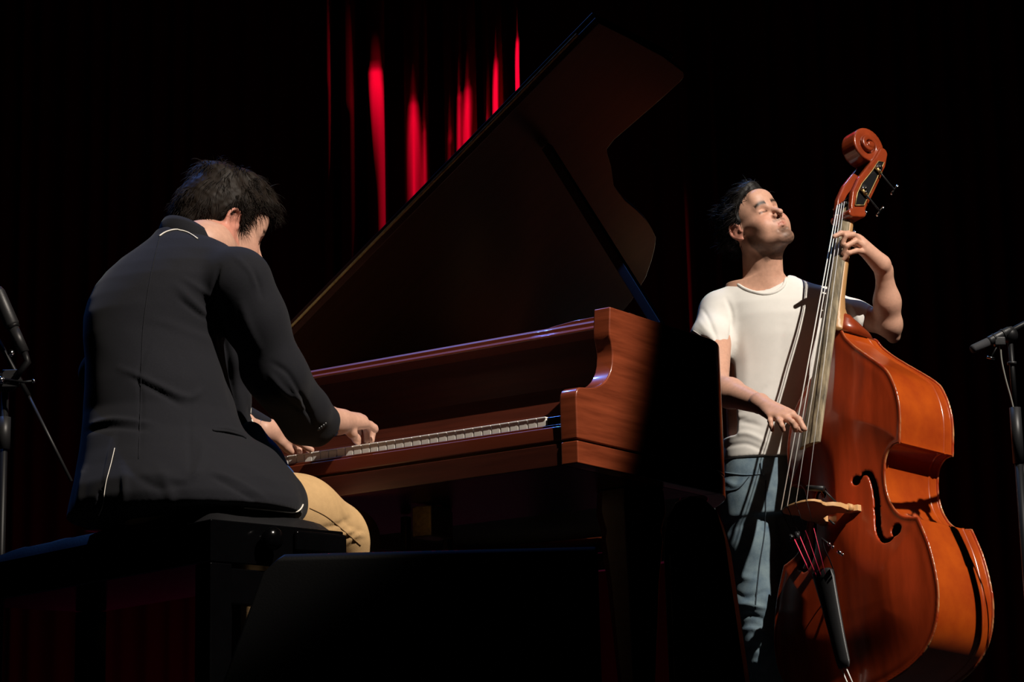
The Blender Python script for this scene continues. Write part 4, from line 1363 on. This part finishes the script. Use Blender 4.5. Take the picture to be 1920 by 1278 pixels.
    dk = mat('dark_denim', (.03, .045, .06), .9)
    seam('side_seam', [(1436, 900), (1434, 990), (1424, 1060), (1416, 1140)], .0022, dk)
    seam('waistband', [(1360, 886), (1400, 890), (1445, 886)], .0025, DENIM)
    seam('belt_loop', [(1427, 868), (1429, 880), (1431, 892)], .005, DENIM)
    seam('pocket_edge', [(1362, 920), (1385, 915), (1405, 893)], .0018, dk)
    for q, dx in ((J[-1], -.01), (J2[-1], .01)):
        f = Field((q[0] - .1, q[1] - .28, -.02), (q[0] + .1, q[1] + .12, .16), .006)
        f.cap((q[0], q[1] + .05, .05), (q[0], q[1] - .04, .055), .042, .045, .02)
        f.cap((q[0], q[1] - .04, .05), (q[0] + dx, q[1] - .19, .036), .044, .036, .03)
        f.cap((q[0], q[1], .06), (q[0], q[1], .12), .045, .045, .02)
        f.op(lambda X, Y, Z: (.003 - Z + 0 * X + 0 * Y).astype(np.float32), f.lo, f.lo + f.h * f.n, .004, 'i', pad=0)
        Vs, Fs = f.mesh(); meshobj('shoe', Vs - o0, Fs, SHOE, t)
    return t


make_bassist()


# ------------------------------------------------------------------ the pianist
def make_pianist():
    t = thing('person', 'seated man in charcoal jacket with cream piping playing the piano, back to us', 'person', (-.69, 4.82, 0))
    o0 = A(t.location)
    HS = .945; HR = euler_m(radians(-56), radians(-19), radians(2))
    HC = at(437, 415, 4.96) - HR @ (A([.086, -.01, -.004]) * HS)
    hT = lambda x, y, z: HC + HR @ (A([x, y, z]) * HS)
    f = Field((-.92, 4.60, .69), (-.24, 5.36, 1.42), .0030)
    head_field(f, HC, HR, HS)
    nb = at(374, 464, 4.90)
    f.cap(hT(0, -.022, -.035), nb, .048, .050, .03)
    f.cap(hT(.0, .0, -.06), at(398, 468, 4.93), .048, .050, .03)
    f.cap(nb, at(360, 540, 4.88), .046, .06, .04)
    S1 = at(452, 512, 4.79); E1 = at(518, 700, 4.85); W1 = at(622, 790, 5.02)
    f.cap(at(372, 530, 4.90), S1, .045, .045, .03); f.cap(S1, E1, .040, .035, .02); f.cap(E1, W1, .036, .026, .02)
    # right hand reaching over the keys
    W1b = at(636, 791, 5.035)
    f.cap(W1, W1b, .0265, .0245, .015)
    K = {'i': at(681, 793, 5.095), 'm': at(680, 789, 5.115), 'r': at(674, 785, 5.132), 'p': at(666, 784, 5.147), }
    f.cap(W1, at(640, 787, 5.05), .027, .023, .012)
    for n_, r_ in (('i', .0135), ('m', .0135), ('r', .013), ('p', .012)): f.cap(W1b, K[n_], .021, r_, .012)
    finger(f, [K['i'], at(694, 797, 5.115), at(702, 802, 5.118), at(704, 806, 5.120)], .0100, .004)
    finger(f, [K['m'], at(693, 800, 5.145), at(698, 812, 5.150), at(697, 826, 5.145)], .0098, .003)
    finger(f, [K['r'], at(684, 797, 5.160), at(688, 812, 5.165), at(687, 827, 5.160)], .0092, .003)
    finger(f, [K['p'], at(672, 797, 5.168), at(672, 812, 5.172), at(668, 829, 5.170)], .0084, .003)
    finger(f, [at(648, 797, 5.05), at(660, 812, 5.065), at(668, 822, 5.085), at(671, 829, 5.10)], .0110, .008)
    # left hand
    E2 = at(400, 760, 5.12); W2 = at(492, 808, 5.11)
    f.cap(E2, W2, .036, .026, .02)
    K = {'t': 0, 'i': at(541, 822, 5.14), 'm': at(538, 818, 5.16), 'r': at(532, 815, 5.175), 'p': at(524, 814, 5.19)}
    f.cap(W2, at(505, 808, 5.12), .027, .025, .012)
    for n_, r_ in (('i', .0135), ('m', .0135), ('r', .013), ('p', .012)): f.cap(at(505, 810, 5.125), K[n_], .022, r_, .012)
    finger(f, [K['i'], at(562, 829, 5.145), at(575, 838, 5.148), at(584, 843, 5.15)], .0098, .004)
    finger(f, [K['m'], at(558, 826, 5.175), at(572, 834, 5.18), at(579, 843, 5.18)], .0096, .004)
    finger(f, [K['r'], at(550, 826, 5.20), at(560, 838, 5.205), at(562, 848, 5.20)], .0092, .004)
    finger(f, [K['p'], at(538, 828, 5.21), at(545, 840, 5.215), at(546, 850, 5.21)], .0084, .004)
    finger(f, [at(512, 818, 5.115), at(528, 830, 5.13), at(539, 840, 5.14), at(546, 847, 5.145)], .0112, .008)
    V, F = f.mesh(); V = relax(V, F, 1, .25)
    C = head_tint(V, HC, HR, HS, (.58, .33, .24), beard=.22)
    b = meshobj('body', V - o0, F, SKIN, t); set_tint(b, C)
    def flow(q):
        return np.stack([q[:, 0] * 1.0, .35 + q[:, 1] * 6, -.35 - .9 * (q[:, 1] < 0) + 0 * q[:, 0]], 1)
    hair = hair_part('hair', HC, HR, HS, HAIRD, t, [(-.13, -.105), (-.085, -.105), (-.060, -.085), (-.040, -.045), (-.026, .004), (-.006, .034), (.006, .018), (.013, -.014), (.022, -.006), (.030, .040), (.060, .070), (.082, .072), (.11, .066), (.14, .08)],
                     .0145, 12000, 77, flow, .027, extra=[((0, -.075, .01), (.070, .045, .07)), ((0, .080, .096), (.056, .036, .026)), ((0, .02, .125), (.060, .075, .032)), ((0, -.05, .11), (.062, .06, .035)), ((0, -.082, -.050), (.054, .032, .055))], rad=.0007, drop=.22)
    for ch in [hair] + list(hair.children): ch.data.transform(Matrix.Translation(Vector(-o0)))

    # jacket
    f = Field((-1.02, 4.45, .50), (-.28, 5.25, 1.22), .0045)
    u = (cos(radians(35)), -sin(radians(35)))
    def row(y, xl, xr, d, b_):
        p = at((xl + xr) / 2, y, d); sc = FPX / d / 1.0; hw = (xr - xl) / 2 / sc
        b_ = b_ * 1.18; a_ = math.sqrt(max(hw ** 2 - (b_ * sin(radians(35))) ** 2, .0004)) / cos(radians(35))
        return (p[2], p[0], p[1], a_, b_)
    rows = [row(972, 124, 566, 4.76, .185), row(950, 130, 566, 4.76, .19), row(920, 138, 556, 4.77, .19), row(890, 145, 530, 4.79, .18), row(860, 150, 496, 4.80, .165), row(825, 155, 462, 4.81, .150), row(780, 159, 444, 4.82, .138),
            row(730, 162, 432, 4.82, .132), row(680, 163, 422, 4.83, .130), row(640, 161, 418, 4.84, .130), row(600, 160, 428, 4.85, .132), row(570, 165, 440, 4.86, .130), row(540, 177, 452, 4.87, .125), row(515, 195, 455, 4.88, .115), row(490, 222, 448, 4.89, .10),
            row(468, 258, 430, 4.895, .082), row(452, 285, 405, 4.90, .068), row(440, 300, 385, 4.905, .058)]
    f.loft(rows, u, .02, 2.1)
    f.cap(at(340, 486, 4.90), at(436, 516, 4.80), .056, .054, .04)
    f.cap(at(434, 524, 4.80), at(444, 544, 4.79), .054, .058, .03)
    f.cap(at(250, 535, 4.95), at(228, 580, 5.00), .058, .056, .04)
    f.cap(at(228, 580, 5.0), at(214, 700, 5.08), .052, .050, .03); f.cap(at(190, 700, 5.08), at(330, 760, 5.14), .05, .045, .03)
    f.cap(at(330, 760, 5.14), at(400, 766, 5.125), .048, .046, .01)
    f.cap(at(400, 766, 5.125), at(488, 807, 5.115), .046, .035, .01)
    f.chain([at(405, 570, 4.97), at(428, 670, 5.0), at(440, 750, 5.02), at(452, 806, 5.02)], [.045, .044, .034, .022], .02)
    f.cap(S1 + A([0, 0, -.02]), at(480, 600, 4.81), .066, .064, .03)
    f.cap(at(480, 600, 4.81), at(524, 706, 4.85), .063, .058, .03)
    f.cap(at(524, 706, 4.85), at(575, 765, 4.95), .058, .050, .03)
    f.cap(at(575, 765, 4.95), at(612, 793, 5.01), .048, .036, .015)
    f.cap(at(565, 800, 4.97), at(592, 812, 5.0), .032, .030, .02)
    f.cap(at(500, 690, 4.87), at(560, 800, 4.97), .055, .032, .03)
    # skirt spread over the thigh
    f.cap(at(470, 905, 4.84), at(520, 940, 4.88), .082, .062, .05)
    f.cap(at(500, 930, 4.86), at(548, 962, 4.90), .05, .034, .03)
    def half(p, n, lo, hi, k=.003):
        p = A(p); n = A(n, dtype=float); n /= np.linalg.norm(n)
        f.op(lambda X, Y, Z: ((X - p[0]) * n[0] + (Y - p[1]) * n[1] + (Z - p[2]) * n[2]).astype(np.float32), lo, hi, k, 'i', pad=0)
    fl = f.lo; fh_ = f.lo + f.h * f.n
    wd = W1b - at(575, 765, 4.95); wd /= np.linalg.norm(wd)
    cx = at(560, 760, 4.95)[0]
    half(at(616, 790, 5.02), wd, (cx, 4.45, .65), (fh_[0], 5.25, 1.0))
    half((0, 0, .530), (-.05, -.12, -1) if 0 else (0, 0, -1), fl, fh_)
    # neck opening
    f.cap(at(378, 410, 4.935), at(374, 448, 4.925), .060, .056, .004, 's')
    # vent
    vs = at(214, 838, 4.66)
    f.chain([at(216, 838, 4.645), at(209, 880, 4.63), at(198, 930, 4.60), at(186, 985, 4.59)], [.002, .007, .011, .016], .004, 's')
    V, F = f.mesh(); V = relax(V, F, 3, .45); N = vnormals(V, F)
    V = V + N * (.0022 * wav(V * A([1, 1, .8]), 20., 44) + .0010 * wav(V, 55., 45))[:, None]
    S_ = [([(412, 500), (402, 535), (401, 575), (408, 610)], 4, -.010), ([(405, 560), (412, 610), (424, 660), (432, 720), (442, 770)], 8, -.012), ([(330, 535), (365, 570), (405, 610)], 8, .007), ([(335, 560), (375, 590), (400, 600)], 5, -.006),
          ([(340, 520), (380, 545), (400, 560)], 6, .005), ([(225, 690), (290, 720), (350, 745), (380, 730)], 7, .008), ([(240, 702), (300, 735), (345, 762)], 6, -.007), ([(170, 795), (215, 786), (290, 795)], 5, .006), ([(165, 808), (215, 800), (280, 806)], 5, -.005),
          ([(290, 600), (350, 620), (400, 640)], 9, .004), ([(380, 820), (375, 870), (350, 900), (300, 890)], 8, .007), ([(360, 720), (355, 800), (358, 900)], 5, -.0035), ([(350, 900), (300, 915), (240, 880)], 9, -.006),
          ([(400, 808), (430, 810), (462, 822)], 3, -.007), ([(398, 803), (430, 804), (462, 815)], 3, .003), ([(400, 895), (440, 915), (480, 940)], 5, -.006), ([(395, 885), (440, 900), (500, 935)], 5, .006), ([(430, 870), (470, 880), (520, 910)], 8, .005),
          ([(470, 500), (485, 530), (492, 560)], 5, -.005), ([(440, 480), (470, 510), (480, 540)], 5, .004), ([(450, 560), (470, 620), (490, 660)], 8, .005), ([(510, 680), (540, 700), (560, 735)], 5, -.006), ([(505, 700), (535, 735), (570, 750)], 5, .007),
          ([(520, 730), (550, 760), (585, 775)], 4, -.005), ([(545, 720), (560, 750), (575, 790)], 4, .006), ([(560, 735), (575, 760), (590, 800)], 4, -.006), ([(280, 640), (260, 700), (265, 760), (262, 850)], 4, -.003), ([(455, 700), (470, 770), (500, 820)], 10, -.006),
          ([(215, 815), (205, 860), (196, 900)], 5, .006), ([(230, 870), (235, 920), (225, 960)], 7, .007), ([(160, 880), (150, 920), (145, 960)], 7, .006), ([(300, 880), (320, 930), (318, 955)], 10, .006), ([(410, 940), (430, 950), (450, 958)], 6, .004)]
    V = folds(V, F, S_)
    jk = meshobj('jacket', V - o0, F, JACKET, t)
    bv = bvh_of(V, F)
    def line(nm, pl, r_, m_, n=8, off=.0006, par=jk):
        P = cast_line(bv, pl, n, off)
        P2 = [P[0]] if P else []
        for p in P[1:]:
            if np.linalg.norm(p - P2[-1]) < .05: P2.append(p)
        if len(P2) > 3: return tube(nm, [p - o0 for p in P2], r_, m_, par, seg=6)
    line('hem_piping', [(458, 951), (500, 955), (530, 958), (552, 959), (562, 955), (568, 944), (570, 925)], .0019, PIPING)
    line('vent_piping', [(215, 840), (208, 870), (199, 905), (193, 945), (185, 966)], .0008, PIPING)
    line('pocket_welt', [(398, 806), (425, 808), (450, 815), (462, 822)], .0028, JACKET)
    line('back_seam', [(300, 440), (282, 520), (268, 620), (264, 740), (260, 860)], .0008, JACKET)
    # collar standing round the neck
    c0 = at(356, 462, 4.90); V2 = []; F2 = []; ns = 30
    tilt = PV * .30
    for i in range(ns):
        a = radians(-225 + 270 * i / (ns - 1))
        e = PU * cos(a) * .060 + PV * sin(a) * .058
        bk = max(0, -sin(a)); rise = .020 + .016 * bk
        for r_, z in ((.90, rise - .012), (.93, rise + .000), (1.00, rise + .004), (1.10, rise - .006), (1.26, -.004 - .004 * bk), (1.24, -.010)):
            V2.append(c0 + e * r_ + A([0, 0, z + .004 - .25 * (e @ PV) - .14 * (e @ PU)]))
    for i in range(ns - 1):
        for k in range(5): F2.append((i * 6 + k, i * 6 + k + 1, i * 6 + k + 7, i * 6 + k + 6))
    col = meshobj('collar', A(V2) - o0, F2, JACKET, jk)
    FC = []
    for q in F2: FC += [q]
    cb = BVHTree.FromPolygons([Vector(v) for v in V2] + [Vector(v) for v in V], [tuple(q) for q in FC] + [tuple(int(k) + len(V2) for k in q) for q in F])
    P = cast_line(cb, [(299, 443), (312, 435), (330, 431), (348, 435), (360, 441), (370, 448)], 6, .0012)
    if len(P) > 3: tube('collar_piping', [p - o0 for p in P], .0018, PIPING, col, seg=6)
    # cuff buttons
    for x, y in ((601, 800), (605, 797), (609, 794), (597, 803)):
        p = cast(bv, x, y, .001)
        if p is not None: meshobj('cuff_button', *ball_vf(p - o0, .0045, 10, 6, (1, .5, 1)), EBONY, jk)
    # blue rim light on the skirt edge put in as cloth; far jacket edge piping
    P = [at(467, 752, 5.03), at(470, 765, 5.03), at(470, 776, 5.03)]
    tube('front_edge_piping', [p - o0 for p in P], .0018, PIPING, jk, seg=6)
    tube('front_edge_piping', [p - o0 for p in [at(472, 786, 5.02), at(475, 794, 5.02), at(478, 801, 5.02)]], .0018, PIPING, jk, seg=6)
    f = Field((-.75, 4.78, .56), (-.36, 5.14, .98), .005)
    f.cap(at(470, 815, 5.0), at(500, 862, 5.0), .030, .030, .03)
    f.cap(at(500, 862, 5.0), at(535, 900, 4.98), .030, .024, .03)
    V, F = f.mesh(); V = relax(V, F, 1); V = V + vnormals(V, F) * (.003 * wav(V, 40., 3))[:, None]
    meshobj('shirt', V - o0, F, BLUE_RIM_CUFF, t)  # blue cloth standing in for rim light along the skirt edge
    for nm, e in (('shirt_cuff', W1), ('shirt_cuff', W2)):
        pass
    tube('shirt_cuff', [at(612, 790, 5.008) - o0, at(624, 792, 5.026) - o0], [.033, .031], BLUE_RIM_CUFF, t, seg=20)
    tube('shirt_cuff', [at(484, 807, 5.115) - o0, at(496, 809, 5.118) - o0], [.035, .032], BLUE_RIM_CUFF, t, seg=20)
    # trousers
    f = Field((-.98, 4.50, .04), (-.24, 5.52, .74), .0058)
    hip = at(420, 940, 4.80); knee = at(652, 1012, 5.10)
    f.cap(at(330, 930, 4.82), at(360, 930, 4.80), .12, .12, .03)
    f.cap(hip, at(560, 970, 4.98), .098, .084, .04); f.cap(at(560, 970, 4.98), knee, .084, .068, .04)
    ank = at(462, 1330, 4.93); f.cap(knee, knee + A([-.01, .01, -.07]), .066, .060, .02)
    f.cap(knee + A([-.01, .01, -.06]), ank, .060, .046, .03)
    hip2 = at(260, 940, 4.95); k2 = hip2 + A([.24, .36, .0]); f.cap(hip2, k2, .095, .07, .04); f.cap(k2, (k2[0] - .02, k2[1] + .04, .10), .062, .048, .03)
    def clipz(X, Y, Z): return (.004 - Z + 0 * X + 0 * Y).astype(np.float32)
    V, F = f.mesh(); V = relax(V, F, 2, .4); V = V + vnormals(V, F) * (.002 * wav(V, 28., 51))[:, None]
    V = folds(V, F, [([(600, 990), (630, 985), (660, 970)], 4, -.005), ([(620, 1008), (645, 1000), (672, 990)], 5, .006), ([(640, 960), (655, 985), (690, 1000)], 4, -.004), ([(650, 1020), (665, 1005), (690, 1000)], 4, .005), ([(580, 1010), (610, 1005), (640, 1015)], 5, -.005)])
    tr = meshobj('trousers', V - o0, F, CHINO, t)
    bv = bvh_of(V, F)
    P = cast_line(bv, [(580, 952), (612, 968), (645, 995), (676, 1022)], 6, .0003)
    if len(P) > 3: tube('side_seam', [p - o0 for p in P], .0012, mat('tan_seam', (.30, .18, .08), .9), tr, seg=6)
    for q, dd in ((ank, PV), (A([k2[0] - .02, k2[1] + .04, .1]), PV)):
        z0 = 0
        f = Field((q[0] - .3, q[1] - .3, -.02), (q[0] + .3, q[1] + .3, max(q[2] + .06, .16)), .008)
        a = A([q[0], q[1], .045]); f.cap(a - dd * .05, a + dd * .06, .042, .044, .02); f.cap(a + dd * .06, a + dd * .19 + A([0, 0, -.008]), .042, .035, .03)
        f.cap(a, A([q[0], q[1], max(q[2], .11)]), .044, .048, .02)
        f.op(lambda X, Y, Z: (.003 - Z + 0 * X + 0 * Y).astype(np.float32), f.lo, f.lo + f.h * f.n, .004, 'i', pad=0)
        Vs, Fs = f.mesh(); meshobj('shoe', Vs - o0, Fs, SHOE, t)
    return t


make_pianist()
